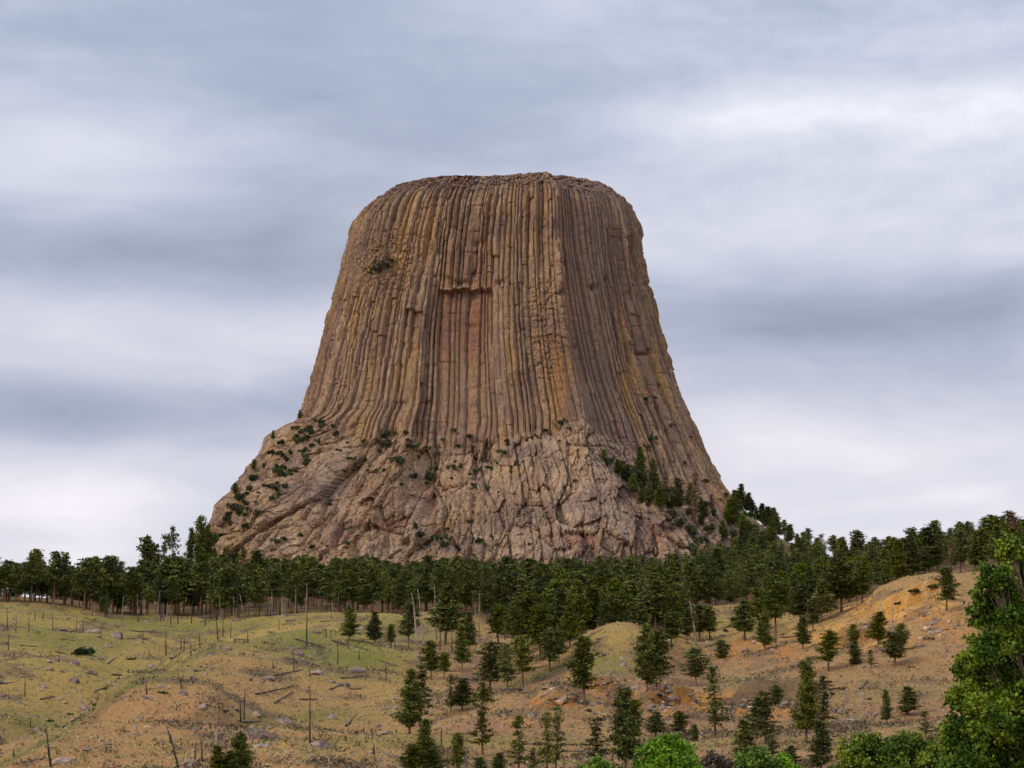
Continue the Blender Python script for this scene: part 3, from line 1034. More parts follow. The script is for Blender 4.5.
def where(px, py):
    if py < 640:
        if px < 130:
            return 'high on the far left grass slope'
        if px < 260:
            return 'below the left forest edge'
        if px < 400:
            return 'on the upper meadow left of centre'
        if px < 560:
            return 'before the forest at the centre'
        if px < 720:
            return 'around the round grassy knoll'
        if px < 830:
            return 'on the pale meadow right of the knoll'
        return 'by the yellow bare bank'
    if py < 690:
        if px < 130:
            return 'on the left slope beyond the shallow gully'
        if px < 260:
            return 'along the crest of the tan left mound'
        if px < 400:
            return 'on the green patch of the left meadow'
        if px < 480:
            return 'on the slope left of centre'
        if px < 570:
            return 'in the dip left of the grassy knoll'
        if px < 680:
            return 'on the flank of the grassy knoll'
        if px < 830:
            return 'on the middle right slope'
        return 'on the reddish bank at right'
    if py < 730:
        if px < 130:
            return 'low on the left slope by the gully'
        if px < 220:
            return 'on the bare tan face of the left mound'
        if px < 330:
            return 'in the hollow right of the left mound'
        if px < 480:
            return 'on the stony slope left of centre'
        if px < 640:
            return 'by the stony ledge at the centre'
        if px < 780:
            return 'along the orange ledge'
        return 'on the lower right meadow'
    if px < 130:
        return 'in the bottom left corner'
    if px < 260:
        return 'at the foot of the left mound'
    if px < 400:
        return 'on the low front rise left of centre'
    if px < 540:
        return 'near the bottom edge left of centre'
    if px < 700:
        return 'near the bottom edge at the centre'
    if px < 830:
        return 'near the bottom edge right of centre'
    return 'near the bottom right green thicket'


WHAT = {'dense': 'dark dense pine', 'open': 'airy rounded pine', 'sparse': 'thin sparse pine', 'forest': 'tall bare-stemmed pine', 'fcone': 'bushy conical pine',
        'low': 'low round pine', 'brown': 'dried brown pine', 'bare': 'bare dead pine'}
# base x, base row, top row, crown width in px, kind
FG = [(409.5, 735, 670, 25, 'dense'), (420, 727, 665, 30, 'sparse'), (425, 776, 720, 20, 'dense'), (413, 778, 744, 24, 'open'), (434, 779, 749, 20, 'dense'), (430.7, 680, 641, 17, 'open'),
      (444, 678, 652, 13, 'open'), (462, 670, 626, 16, 'dense'), (490, 694, 642, 30, 'open'), (482, 756, 683, 28, 'sparse'), (462.5, 711, 679, 22, 'dense'), (450.5, 712, 674, 12, 'sparse'),
      (507, 694, 645, 16, 'open'), (522.6, 685, 636, 22, 'open'), (518.6, 773, 717, 24, 'sparse'), (457, 776, 734, 16, 'open'), (500, 778, 753, 26, 'dense'), (480, 778, 757, 22, 'open'),
      (584, 706, 637, 27, 'open'), (549.6, 672, 628, 22, 'open'), (558.7, 664, 628, 15, 'open'), (647, 692, 625, 26, 'dense'), (660, 690, 631, 27, 'open'), (671, 648, 612, 20, 'open'),
      (687, 644, 610, 16, 'open'), (700, 641, 606, 18, 'open'), (710, 640, 606, 18, 'open'), (695.7, 686.5, 648, 24, 'open'), (625, 773, 690, 28, 'dense'), (634, 748, 700, 18, 'open'),
      (556.4, 773, 707, 20, 'sparse'), (547, 773, 712, 15, 'sparse'), (598, 771, 718, 30, 'sparse'), (655.6, 736, 711.5, 20, 'dense'), (679, 737.5, 711.5, 17, 'open'),
      (694.6, 746, 724, 9, 'open'), (715, 737.5, 668, 30, 'sparse'), (807, 742, 661.5, 26, 'dense'), (824, 728, 676, 30, 'sparse'), (821, 773, 722, 24, 'dense'), (765.5, 744, 692, 36, 'sparse'),
      (758, 738, 698, 24, 'open'), (744, 762, 720, 24, 'dense'), (776, 710.6, 685.5, 14, 'open'), (772, 761, 734, 13, 'open'), (722, 658.5, 640, 15, 'low'), (765, 650, 612, 18, 'dense'), (803, 649, 616, 15, 'dense'),
      (812.7, 632, 598, 16, 'open'), (828.8, 671, 630.6, 22, 'open'), (854, 646, 624.8, 12, 'open'), (855, 665, 641, 15, 'low'), (792, 767, 746, 18, 'open'), (878, 645, 612, 20, 'dense'),
      (895.5, 666, 632, 24, 'open'), (902, 652, 624, 14, 'open'), (871, 668, 650, 12, 'sparse'), (887, 725, 690, 11, 'dense'), (908, 716, 687, 21, 'dense'), (925.7, 738, 712, 22, 'sparse'),
      (947, 611, 567, 20, 'open'), (776, 633, 576, 26, 'open'), (841, 612, 560, 28, 'open'), (350, 641, 607, 17, 'dense'), (375, 644, 612, 15, 'dense'), (390.6, 648, 624, 9, 'open'),
      (409, 648, 601, 18, 'open'), (446, 644, 584, 30, 'fcone'), (479.6, 641, 592, 8, 'bare'), (498, 644, 604, 18, 'open'), (469, 652, 612, 14, 'dense'), (528, 652, 596, 26, 'open'), (540, 660, 604, 24, 'open'),
      (515, 648, 600, 20, 'open'), (570, 648, 600, 18, 'dense'), (578.7, 631, 586, 22, 'sparse'), (240, 781, 733, 26, 'low'), (229, 783, 752, 20, 'dense'), (216, 783, 746, 20, 'dense'), (466, 777, 728, 14, 'bare'),
      (533, 776, 748, 12, 'sparse'), (760, 632, 588, 22, 'open'), (745, 640, 600, 20, 'fcone'), (800, 626, 584, 22, 'open'), (822, 622, 580, 22, 'fcone'), (862, 604, 566, 20, 'open'), (893, 640, 596, 10, 'bare'),
      (847, 711, 691, 8, 'bare')]
n_pines = 0
for (px, py, tp, wpx, kd) in FG:
    g = G(px, py)
    if g is None:
        continue
    h = (py - tp) * g[1] / F * .985
    R_ = {'dense': 2.5, 'open': 2.35, 'sparse': 2.5, 'forest': 2.2, 'fcone': 2.3, 'low': 3.4, 'brown': 2.3, 'bare': 1.4}[kd]
    wf = (wpx / 2 * g[1] / F) / (R_ * h / 12)
    o = pine(g[0], g[1], g[2], h, kd, min(2.0, max(.8, wf * 1.12)))
    pend(o, px, WHAT[kd], where(px, py), 'tree', 'pines on the burnt hillside')
    n_pines += 1

# forest belt ------------------------------------------------------
rng = np.random.default_rng(77)
cand = []
for yy in np.concatenate([np.arange(545, 800, 9.0), np.arange(800, 1000, 12.0), np.arange(1000, 1380, 19.0)]):
    sp = 6.9 if yy < 850 else (9.5 if yy < 1000 else 12)
    half = .245 * yy
    for xx in np.arange(-half - 12, half + 12, sp):
        x = xx + rng.uniform(-.45, .45) * sp
        y = yy + rng.uniform(-.5, .5) * 10
        u = 512 + F * x / y
        if u < -40 or u > 1065:
            continue
        ed = edge_y(u) + 9 * math.sin(u * .043) + 8 * math.sin(u * .11) - (26 * rng.uniform() ** 3 if u > 440 else 6 * rng.uniform())
        if y < ed:
            continue
        if u > 480 and y < 850 and rng.uniform() < .28:
            continue
        lefty = u < 175
        if lefty and y > ed + 95 and rng.uniform() < .8:
            continue
        if rng.uniform() < (.22 if y > ed + 60 else .14) and y < 1000:
            continue
        if math.hypot((x - TA[0]) / 1.12, y - TA[1]) < 178:
            continue
        cand.append((y, x, u, y - ed))
cand.sort()


def forest_where(u, d):
    b = [(60, 'at the far left end'), (120, 'left of the small sky gap'), (175, 'left of the tall pair'), (235, 'below the tower left talus'), (330, 'below the left boulder base'), (420, 'below the leaning slabs'),
         (500, 'below the middle of the tower'), (580, 'below the tower corner'), (660, 'behind the grassy knoll'), (730, 'below the tree-filled gully'),
         (790, 'below the tower right talus'), (850, 'right of the tower foot'), (910, 'above the yellow bank'), (965, 'at the right ridge'), (9999, 'behind the big leafy tree')]
    s = next(t for lim, t in b if u < lim)
    return ('in the forest front ' if d < 22 else 'inside the forest ') + s


stuff = []
n_ind = 0
hard_max = 292 - n_pines
for (y, x, u, d) in cand:
    z = float(H(x, y))
    dens = vn(x / 30, y / 30, 0, 301)
    h = 13.0 + 2.9 * rng.normal() + 2.8 * float(dens)
    if u > 780:
        h *= .76
    if 480 < u < 700 and y < 720:
        h *= .85
    if d > 60:
        h *= 1.04
    h = max(6.5, min(20, h))
    r = rng.uniform()
    kd = 'forest' if u < 480 else ('open' if r < .35 else 'forest')
    if r > (.84 if u < 460 else .62):
        kd = 'fcone'
    if r > .985:
        kd = 'brown'
    if n_ind < hard_max:
        o = pine(x, y, z, h, kd, rng.uniform(.72, 1.25) if u < 480 else rng.uniform(.9, 1.5))
        tag(o, '%s %s' % (WHAT[kd], forest_where(u, d)), 'tree', 'pines of the forest belt')
        n_ind += 1
    else:
        stuff.append((x, y, z, h, kd))


def mesh_np(me):
    V = np.empty(len(me.vertices) * 3, np.float32)
    me.vertices.foreach_get('co', V)
    L = np.empty(len(me.loops), np.int32)
    me.loops.foreach_get('vertex_index', L)
    return V.reshape(-1, 3), L.reshape(-1, 4)


cache = {}
Vs, Qs, Ms = [], [], []
nv = 0
for (x, y, z, h, kd) in stuff:
    tm, cm = _rn.choice(KIND[kd])
    a = _rn.uniform(0, 6.28)
    s = h / 12
    wf = s * _rn.uniform(.85, 1.5)
    for me, mi in ((tm, 0), (cm, 1)):
        if me.name not in cache:
            cache[me.name] = mesh_np(me)
        V, Qd = cache[me.name]
        if mi == 1:
            Qd = Qd[::2]          # the far ones need fewer needles
        R2 = np.stack([V[:, 0] * math.cos(a) - V[:, 1] * math.sin(a), V[:, 0] * math.sin(a) + V[:, 1] * math.cos(a), V[:, 2]], 1) * np.array([wf, wf, s]) + np.array([x, y, z])
        used, inv = np.unique(Qd, return_inverse=True)
        Vs.append(R2[used])
        Qs.append(inv.reshape(Qd.shape) + nv)
        Ms.append(np.full(len(Qd), mi))
        nv += len(used)
me = np_mesh('pine_forest', np.concatenate(Vs), np.concatenate(Qs), [M_bark, M_needle_far], False, np.concatenate(Ms))
tag(link('pine_forest', me), 'dense dark green pine forest filling the ground between its front trees and the tower', 'forest', kind='stuff')
print('forest individuals', n_ind, 'stuff', len(stuff), 'fg', n_pines)


# tall trees on the skyline and on the tower's flanks ----------------
def skytree(px, top, Y, kd, label, wf=1.0, group=None):
    x, _, zt = P(px, top, Y)
    z = float(H(x, Y))
    d = Vector((0, 0, -1))
    hit = TB.ray_cast(Vector((x, Y, zt)), d)[0]
    if hit is not None and hit.z > z:
        z = hit.z
    o = pine(x, Y, z, max(4, zt - z), kd, wf)
    tag(o, label, 'tree', group)
    return o


skytree(200, 517, 1010, 'open', 'tallest pine on the skyline just left of the tower foot', .5)
skytree(208, 526, 1020, 'fcone', 'slim pine touching the tallest skyline pine on its right', .42)
skytree(191, 530, 1015, 'open', 'pine leaning on the tallest skyline pine on its left', .42)
skytree(173, 527, 1000, 'sparse', 'thin see-through pine on the skyline left of the tallest one', .7)
skytree(165, 535, 1000, 'sparse', 'lower thin pine left of the see-through skyline pine', .7)
skytree(148, 538, 940, 'forest', 'pine with a lone dark head above the left forest', .75)
skytree(37, 550, 850, 'forest', 'pine standing tallest at the left end of the forest', .9)
skytree(858, 531, 900, 'open', 'spreading pine on the skyline right of the tower foot', 1.1)
skytree(843, 538, 910, 'fcone', 'conical pine left of the spreading skyline pine', 1.0)
skytree(934, 521, 860, 'open', 'tall pine crowning the right ridge', 1.1)
skytree(912, 528, 850, 'open', 'pine left of the tall one crowning the right ridge', 1.1)
skytree(762, 504, 1560, 'fcone', 'dark pine on the right talus crest, upper of the pair', 1.2)
skytree(774, 508, 1560, 'fcone', 'dark pine on the right talus crest, lower of the pair', 1.2)
skytree(784, 520, 1540, 'open', 'pine lower down the right talus crest', 1.1)
skytree(797, 534, 1500, 'fcone', 'pine at the foot of the right talus crest', 1.1)
skytree(752, 500, 1565, 'open', 'pine highest on the right talus crest beside the bare snag', 1.1)


def on_rock(px, py, tp, kd, label, wf=1.0, group='pines clinging to the rock'):
    g = GT(px, py)
    if g is None:
        return
    h = (py - tp) * g[1] / F
    o = pine(g[0], g[1], g[2], h, kd, wf)
    if isinstance(label, str):
        tag(o, label, 'tree', group)
    else:
        pend(o, px, label[0], label[1], 'tree', group)


on_rock(640.6, 484, 447, 'dense', 'dark pine at the head of the gully on the right face', .9)
on_rock(654, 487, 459, 'dense', 'dark pine just right of the one heading the gully', .9)
on_rock(604, 462, 449, 'dense', 'small pine at the upper tip of the gully', 1)
on_rock(679, 516, 478, 'open', 'pine in the middle of the gully left of the brown dead one', 1)
on_rock(695, 522, 472, 'brown', 'dried brown pine standing in the gully on the right face', .8)
on_rock(733.5, 506, 485, 'bare', 'bare dead snag on the skyline of the right talus', 1)
on_rock(299.6, 419, 410, 'dense', 'small pine on the left skyline where the columns begin', 1.3)
on_rock(273, 440, 430, 'dense', 'small pine on the left skyline below the first ledge', 1.0)
on_rock(254, 473, 459, 'open', 'pine halfway down the left skyline of the base', 1.3)
on_rock(235, 497, 483, 'open', 'pine low on the left skyline of the base', 1.3)
rg = random.Random(9)
for i in range(34):
    t = rg.random()
    px = 622 + 150 * t + rg.uniform(-6, 6)
    py = 478 + 74 * t + rg.uniform(-10, 22 - 12 * t)
    on_rock(px, py, py - rg.uniform(13, 25), rg.choice(['dense', 'open', 'fcone', 'dense', 'brown' if i % 3 == 0 else 'open']),
            ('small pine', 'in the gully right of the tower base'), 1.15)
for i, (px, Y_) in enumerate([(742, 1568), (747, 1560), (757, 1566), (768, 1560), (779, 1555), (790, 1550), (803, 1500), (812, 1470), (738, 1550), (750, 1530), (764, 1520), (776, 1510), (735, 1500), (788, 1500)]):
    x_ = P(px, 540, Y_)[0]
    o_ = pine(x_, Y_, float(H(x_, Y_)), rg.uniform(10, 17), rg.choice(['fcone', 'open', 'dense']), 1.25)
    pend(o_, px, 'dark pine', 'on the right talus of the tower', 'tree', 'pines clinging to the rock')
for (px, py) in [(203, 561), (214, 562), (224, 563), (235.5, 563), (243, 563), (189, 560), (180, 562), (255, 566)]:
    on_rock(px, py, py - rg.uniform(13, 17), 'dense', ('small dark pine', 'along the left foot of the tower'), 1.1)


# shrubs -------------------------------------------------------------
def shrub_mesh(seed, m, n=420, leaf=.22, lobes=6, spread=.8):
    r = np.random.default_rng(seed)
    b = MB()
    for i in range(lobes):
        c = np.array([r.normal() * spread, r.normal() * spread, r.uniform(.3, .9)])
        nn = n // lobes
        p = r.normal(size=(nn, 3))
        p /= np.linalg.norm(p, axis=1)[:, None]
        p *= r.uniform(.35, 1, nn)[:, None] ** .5 * np.array([.62, .62, .5])
        b.leaves(c + p, leaf, r, 0, .6)
    return b.mesh('foliage', m)


SHM = {'dark': [shrub_mesh(i, M_bush) for i in (1, 2, 3)], 'green': [shrub_mesh(i, M_greenbush) for i in (4, 5)], 'dry': [shrub_mesh(i, M_brush, 260, .18) for i in (6, 7)]}


def shrub(px, py, wpx, kd, what, wh, rock=False, group=None, hs=.8):
    g = GT(px, py) if rock else G(px, py)
    if g is None:
        return
    s = wpx * g[1] / F / 3.0
    if rock:
        s *= 1.05
        hs = 1.35
        g = (g[0], g[1] - s * .7, g[2])
    o = link('shrub', _rn.choice(SHM[kd]), None, (g[0], g[1], g[2] - .1 * s), _rn.uniform(0, 6), (s, s, s * hs))
    pend(o, px, what, wh, 'shrub', group)
    return o


for (px, py, wd) in [(382, 265, 9), (376, 269, 8), (390, 260, 7), (372, 272, 5), (394, 256, 4)]:
    shrub(px, py + 2, wd, 'dark', 'dark green shrub', 'on the high ledge left of the tower top', True, 'shrubs on the tower')
for (px, py, wd) in [(338, 433, 8), (386, 436, 9), (391, 443, 11), (384, 442, 8), (405, 432, 6), (412, 446, 8), (396, 459, 10), (402, 462, 9), (354, 463, 7), (359, 466, 5), (413, 476, 10), (430, 477, 12),
                     (435, 468, 8), (454, 430, 7), (470, 436, 7), (455, 467, 9), (474, 470, 7), (488, 488, 8), (476, 485, 7), (472, 446, 6), (303, 431, 8), (296, 427, 7), (312, 445, 7), (282, 442, 8),
                     (505, 452, 8), (512, 466, 6), (562, 422, 8), (569, 428, 6), (545, 430, 6), (508, 440, 6), (440, 452, 6), (420, 456, 6), (364, 440, 5)]:
    shrub(px, py + 2, wd, 'dark', 'dark shrub', 'where the columns meet the boulder base', True, 'shrubs on the tower')
for (px, py, wd) in [(610, 462, 11), (618, 468, 11), (628, 474, 12), (634, 480, 12), (642, 486, 12), (650, 492, 12), (660, 498, 12), (668, 506, 12), (672, 515, 12), (682, 522, 12), (690, 530, 12),
                     (622, 463, 8), (632, 468, 8), (646, 478, 9), (664, 490, 10), (676, 500, 10), (690, 512, 10), (700, 520, 12), (712, 528, 12), (726, 534, 12), (705, 505, 10), (716, 512, 10), (728, 518, 10),
                     (740, 520, 10), (742, 508, 9), (736, 500, 8), (728, 494, 7), (750, 516, 10), (755, 530, 12), (742, 540, 14), (765, 536, 12), (775, 545, 12), (700, 540, 12), (690, 548, 12)]:
    shrub(px, py + 2, wd, 'dark' if rg.random() < .8 else 'green', 'leafy shrub', 'filling the gully and talus on the right face', True, 'shrubs in the gully')
for (px, py, wd) in [(658, 384, 7), (655, 396, 4), (672, 424, 5), (666, 430, 5), (652, 438, 8), (648, 446, 6), (645, 398, 4), (686, 462, 6), (706, 480, 6)]:
    shrub(px, py + 2, wd, 'dark', 'small dark shrub', 'in a crack of the right face', True, 'shrubs on the tower')
for (px, py, wd) in [(255, 478, 10), (248, 488, 10), (240, 498, 12), (232, 508, 12), (240, 512, 10), (265, 465, 9), (272, 452, 8), (228, 518, 8), (247, 508, 8), (258, 512, 8), (268, 485, 6), (246, 525, 8), (279, 541, 8), (283, 538, 6),
                     (300, 534, 5), (347, 542, 6), (313, 546, 6), (345, 528, 4), (330, 503, 5), (365, 560, 6), (420, 535, 10), (436, 538, 12), (418, 525, 8), (445, 545, 10), (480, 540, 8), (492, 535, 7), (448, 528, 6), (530, 543, 5),
                     (592, 498, 5), (626, 511, 4), (604, 515, 4), (575, 480, 5), (560, 440, 4), (470, 520, 5)]:
    shrub(px, py + 2, wd, 'dark', 'dark shrub in a cleft', 'on the boulder base of the tower', True, 'shrubs on the tower')
for i in range(46):
    q = rg.random()
    px = 306 - 82 * q + rg.uniform(0, 30)
    py = 426 + 92 * q + rg.uniform(-4, 12)
    shrub(px, py, rg.uniform(4, 9), 'dark', 'dark shrub', 'along the left edge of the boulder base', True, 'shrubs on the tower')
for i in range(44):
    px = rg.uniform(330, 520)
    py = rg.uniform(432, 486) + (8 if px > 440 else 0)
    shrub(px, py, rg.uniform(2.5, 6), 'dark', 'small dark shrub', 'on the broken ledges below the columns', True, 'shrubs on the tower')
for (px, py, wd) in [(211, 541, 14), (204, 546, 10), (218, 538, 8)]:
    shrub(px, py, wd, 'green', 'bright green shrub', 'on the left talus under the base', True, 'shrubs on the left talus')
for (px, py, wd) in [(85, 655, 19), (90, 655, 13), (77, 655, 9)]:
    shrub(px, py, wd, 'green' if px > 86 else 'dark', 'round green bush', 'standing alone on the far left slope', False, 'green bushes on the left slope', 1.0)
for (px, py, wd, kd) in [(131, 660, 8, 'green'), (268, 742, 9, 'green'), (610, 690, 7, 'dark'), (671, 686, 10, 'dark'), (661, 702, 9, 'dark'), (652, 704, 7, 'dark'), (588, 688, 6, 'dark'), (545, 690, 6, 'dark'),
                         (705, 690, 8, 'dark'), (706, 703, 10, 'dark'), (742, 712, 8, 'dark'), (845, 714, 6, 'dark'), (360, 700, 0, 'dry'), (573, 700, 12, 'dry'), (590, 712, 12, 'dry'), (540, 745, 14, 'dry'), (470, 760, 14, 'dry'),
                         (840, 690, 12, 'dry'), (812, 660, 16, 'dry'), (800, 668, 14, 'dry'), (690, 740, 14, 'dry'), (762, 695, 14, 'dry'), (670, 660, 10, 'dry'), (900, 608, 10, 'dark'), (915, 596, 12, 'dark'), (935, 588, 12, 'dark'),
                         (885, 652, 10, 'dry'), (930, 640, 12, 'dry'), (945, 632, 12, 'dry'), (725, 632, 10, 'dry'), (655, 668, 8, 'dark'), (545, 655, 10, 'dry'), (560, 700, 9, 'dry'), (510, 720, 8, 'dry'),
                         (870, 700, 8, 'dry'), (912, 668, 8, 'dry'), (95, 706, 8, 'green'), (50, 722, 8, 'green'), (163, 694, 9, 'green'), (70, 715, 7, 'green'), (33, 735, 7, 'dry'), (120, 676, 8, 'dark'), (105, 690, 8, 'green')]:
    if wd:
        shrub(px, py, wd, kd, {'dark': 'low dark shrub', 'green': 'low green shrub', 'dry': 'dry brown brush clump'}[kd], where(px, py), False, 'shrubs on the hillside', .7)

# ------------------------------------------------------------------ snags, logs, boulders
SN = []
for i in range(4):
    r = np.random.default_rng(400 + i)
    b = MB()
    pts, rad = [], []
    for q in np.linspace(0, 1, 7):
        pts.append((r.normal() * .05 * q * 2, r.normal() * .05 * q * 2, -.4 + 10.4 * q))
        rad.append(.20 * (1.25 - q * .95) + .02 * r.uniform())
    b.tube(pts, rad, 6)
    for j in range(2 + i):
        h = r.uniform(4, 9.4)
        a = r.uniform(0, 6.28)
        L = r.uniform(.2, .8)
        b.tube([(0, 0, h), (math.cos(a) * L, math.sin(a) * L, h + r.uniform(-.1, .5))], [.05, .02], 4)
    SN.append(b.mesh('burnt_snag', M_burnt, True))
SNG = []
for me_ in SN:
    m2 = me_.copy()
    m2.materials.clear()
    m2.materials.append(M_greywood)
    SNG.append(m2)
# base x, row, top x, row, thickness factor, grey
SNAGS = [(7, 630, 7, 608), (16, 633, 16, 616), (29, 632, 29, 616), (53, 631, 52, 612), (76, 631, 77, 617), (83, 632, 83, 619), (101, 639, 101, 625), (122, 641, 122, 629), (25, 696, 25, 676), (59, 662, 59, 649),
         (8.5, 650, 8.5, 634), (166, 656, 166, 629), (147, 695, 146, 680.5), (51, 767, 46, 729), (30, 727, 31, 716), (14, 757, 14, 748), (171, 744, 167, 725.5), (43, 621, 43, 609), (35, 621, 35, 609), (143, 643, 143, 628),
         (218, 640.5, 216, 616), (223, 637, 223, 617), (230.5, 638, 231, 622), (181, 651, 181, 636), (184, 649, 184, 634), (200, 648, 199, 632), (191, 656, 191, 643), (247.5, 643.5, 247.5, 631), (279, 630, 279, 618), (306.7, 645, 307, 612),
         (331, 639.5, 331, 631), (326, 637, 326, 628), (337.6, 665, 338, 639), (348, 649, 348, 634), (359, 660, 359, 650), (294, 672, 293, 651), (310, 677, 310, 665), (310, 745, 310, 685.5), (240.7, 722.5, 240, 697.5),
         (244, 720, 245, 688.7), (182, 689, 178, 672), (273, 669, 273, 660), (179, 770, 170, 735), (202, 762, 201, 738), (195, 760, 195, 746), (386, 681, 386, 663), (441.7, 747, 441, 727), (374, 755, 374, 743),
         (391, 648, 391, 636), (395, 648, 395, 637), (440, 650, 440, 622), (452, 652, 452, 628), (505, 640, 505, 618), (512, 644, 512, 622), (776, 650, 776, 632)]
GREY = [(216, 745, 217, 712.8), (225, 745, 225, 729), (195, 684, 194, 671), (233, 709, 233, 696), (329, 770, 330, 745), (245, 620, 240, 594), (237, 622, 237, 615), (697, 648, 690, 601), (424, 646, 418, 589), (420, 664, 412, 592),
        (436, 640, 434, 585), (612, 700, 612, 690), (285, 618, 285, 596), (138, 616, 137, 594), (850, 640, 851, 622)]
for lst, grey in ((SNAGS, False), (GREY, True)):
    for (bx, by, tx_, ty_) in lst:
        g = G(bx, by)
        if g is None:
            continue
        top = Vector(P(tx_, ty_, g[1]))
        base = Vector(g)
        v = top - base
        h = v.length
        o = link('dead_tree' if grey else 'burnt_snag', _rn.choice(SNG if grey else SN), None, base)
        o.rotation_mode = 'QUATERNION'
        o.rotation_quaternion = v.to_track_quat('Z', 'Y')
        th = min(1.0, max(.5, h / 9)) * (1.2 if (bx, by) in ((420, 664), (424, 646)) else (.72 if bx == 310 and by == 745 else 1.1))
        o.scale = (th, th, h / 10)
        pend(o, bx, ('weathered grey trunk' if grey else ('tall charred pole' if by - ty_ > 20 else 'short charred pole')), where(bx, by), 'dead tree', 'burnt snags on the hillside')
# bare thin trunks in front of the forest at left
for i in range(64):
    u = rg.uniform(92, 345) if i < 50 else rg.uniform(440, 560)
    y = float(edge_y(u)) + rg.uniform(-32, 18)
    x = (u - 512) / F * y
    z = float(H(x, y))
    h = rg.uniform(4, 11)
    o = link('dead_tree', rg.choice(SNG if i % 2 else SN), None, (x, y, z), rg.uniform(0, 6), (.8, .8, h / 10))
    o.rotation_euler = (rg.uniform(-.06, .06), rg.uniform(-.06, .06), rg.uniform(0, 6))
    wh = 'at the forest edge ' + ('left of the tower foot' if u < 200 else 'below the left boulder base' if u < 345 else 'left of the grassy knoll')
    tag(o, 'thin bare dead trunk standing ' + wh, 'dead tree', 'bare trunks at the forest edge')

LG = []
for i in range(4):
    r = np.random.default_rng(500 + i)
    b = MB()
    pts = [(q * 10, r.normal() * .08, r.normal() * .04 + .12) for q in np.linspace(0, 1, 7)]
    b.tube(pts, [.17 * (1.15 - .7 * q) for q in np.linspace(0, 1, 7)], 6)
    for j in range(4):
        p = r.uniform(3, 9)
        a = r.uniform(-1, 1)
        b.tube([(p, 0, .15), (p + .4, a * .9, .15 + r.uniform(.2, .8))], [.05, .02], 4)
    LG.append(b.mesh('fallen_log', M_logs, True))
LOGS = [(0, 685, 33, 680), (127, 639, 149, 639.5), (130, 631, 160, 633), (90, 659, 123, 671.5), (133, 660, 140, 649), (64, 728, 84, 714), (95, 692, 126, 679), (0, 737, 11, 743), (13, 765, 43, 760),
        (268, 632, 295, 639.5), (295, 639, 326, 649), (254, 652, 290, 660), (288, 659, 320, 667), (275, 676, 303, 670), (275, 704, 293, 692), (250, 681, 262, 670), (256, 695, 295, 687), (332, 641, 369, 651), (170, 659, 196, 651),
        (195, 651, 215, 644), (346, 727, 357, 715), (342, 679, 369, 676), (217, 739, 230, 732), (234, 639.5, 264, 641.5), (514, 675, 548, 666), (596, 703, 620, 689), (719, 630, 746, 622), (521, 745, 548, 745), (548, 746, 575, 745),
        (340, 643, 375, 654), (70, 632, 84, 633), (60, 640, 75, 641), (40, 700, 55, 697), (5, 660, 18, 659), (195, 672, 205, 671), (330, 690, 342, 686), (380, 662, 398, 667), (350, 690, 362, 689), (560, 690, 575, 684),
        (640, 688, 655, 682), (705, 648, 716, 644), (860, 690, 868, 682), (780, 638, 812, 636), (905, 650, 925, 646), (300, 700, 318, 700), (240, 722, 262, 722), (285, 616, 305, 615), (320, 622, 345, 621), (200, 622, 216, 620), (160, 626, 176, 627),
        (350, 612, 372, 613), (450, 672, 472, 672), (430, 663, 446, 664), (108, 664, 118, 656), (20, 646, 38, 647), (55, 652, 66, 654), (155, 721, 175, 723), (232, 748, 244, 741), (392, 757, 404, 763), (560, 752, 590, 753)]
for (ax_, ay_, bx_, by_) in LOGS:
    a, b2 = G(ax_, ay_), G(bx_, by_)
    if a is None or b2 is None:
        continue
    A, B = Vector(a), Vector(b2)
    v = B - A
    if v.length > 17:
        B = A + v * (17 / v.length) if abs(bx_ - ax_) < 14 else B
        B.z = float(H(B.x, B.y))
        v = B - A
    o = link('fallen_log', _rn.choice(LG), None, A + Vector((0, 0, -.02)))
    o.rotation_mode = 'QUATERNION'
    o.rotation_quaternion = v.to_track_quat('X', 'Z')
    o.scale = (v.length / 10, 1.0, 1.0)
    pend(o, ax_, 'dark fallen log', where((ax_ + bx_) / 2, (ay_ + by_) / 2), 'log', 'fallen logs on the hillside')


def rock_mesh(seed, m):
    import bmesh
    r = np.random.default_rng(seed)
    bm = bmesh.new()
    bmesh.ops.create_icosphere(bm, subdivisions=3, radius=1)
    pl = [(r.normal(size=3), r.uniform(.55, .9)) for _ in range(9)]
    for v in bm.verts:
        p = np.array(v.co)
        for nrm, d in pl:
            nn = nrm / np.linalg.norm(nrm)
            k = p @ nn
            if k > d:
                p = p - nn * (k - d)
        p += .04 * r.normal(size=3)
        v.co = Vector(p * np.array([1.25, .9, .75]))
    me = bpy.data.meshes.new('boulder')
    bm.to_mesh(me)
    bm.free()
    me.materials.append(m)
    return me


BM_ = [rock_mesh(600 + i, M_boulder) for i in range(5)]
BO_ = [rock_mesh(620 + i, M_orangestone) for i in range(4)]


def boulder(px, py, wpx, hpx, orange, wh=None):
    g = G(px, py)
    if g is None:
        return
    s = wpx * g[1] / F / 2.3
    sh = hpx * g[1] / F / .95
    o = link('boulder', _rn.choice(BO_ if orange else BM_), None, (g[0], g[1] + s * .5, g[2] + sh * .12), _rn.uniform(-.5, .5), (s, s * .9, max(sh * .85, s * .38)))
    big = 'large' if wpx > 15 else ('mid-sized' if wpx > 8 else 'small')
    pend(o, px, ('%s ochre block' if orange else '%s grey-brown boulder') % big, wh or where(px, py), 'boulder', 'boulders on the hillside')


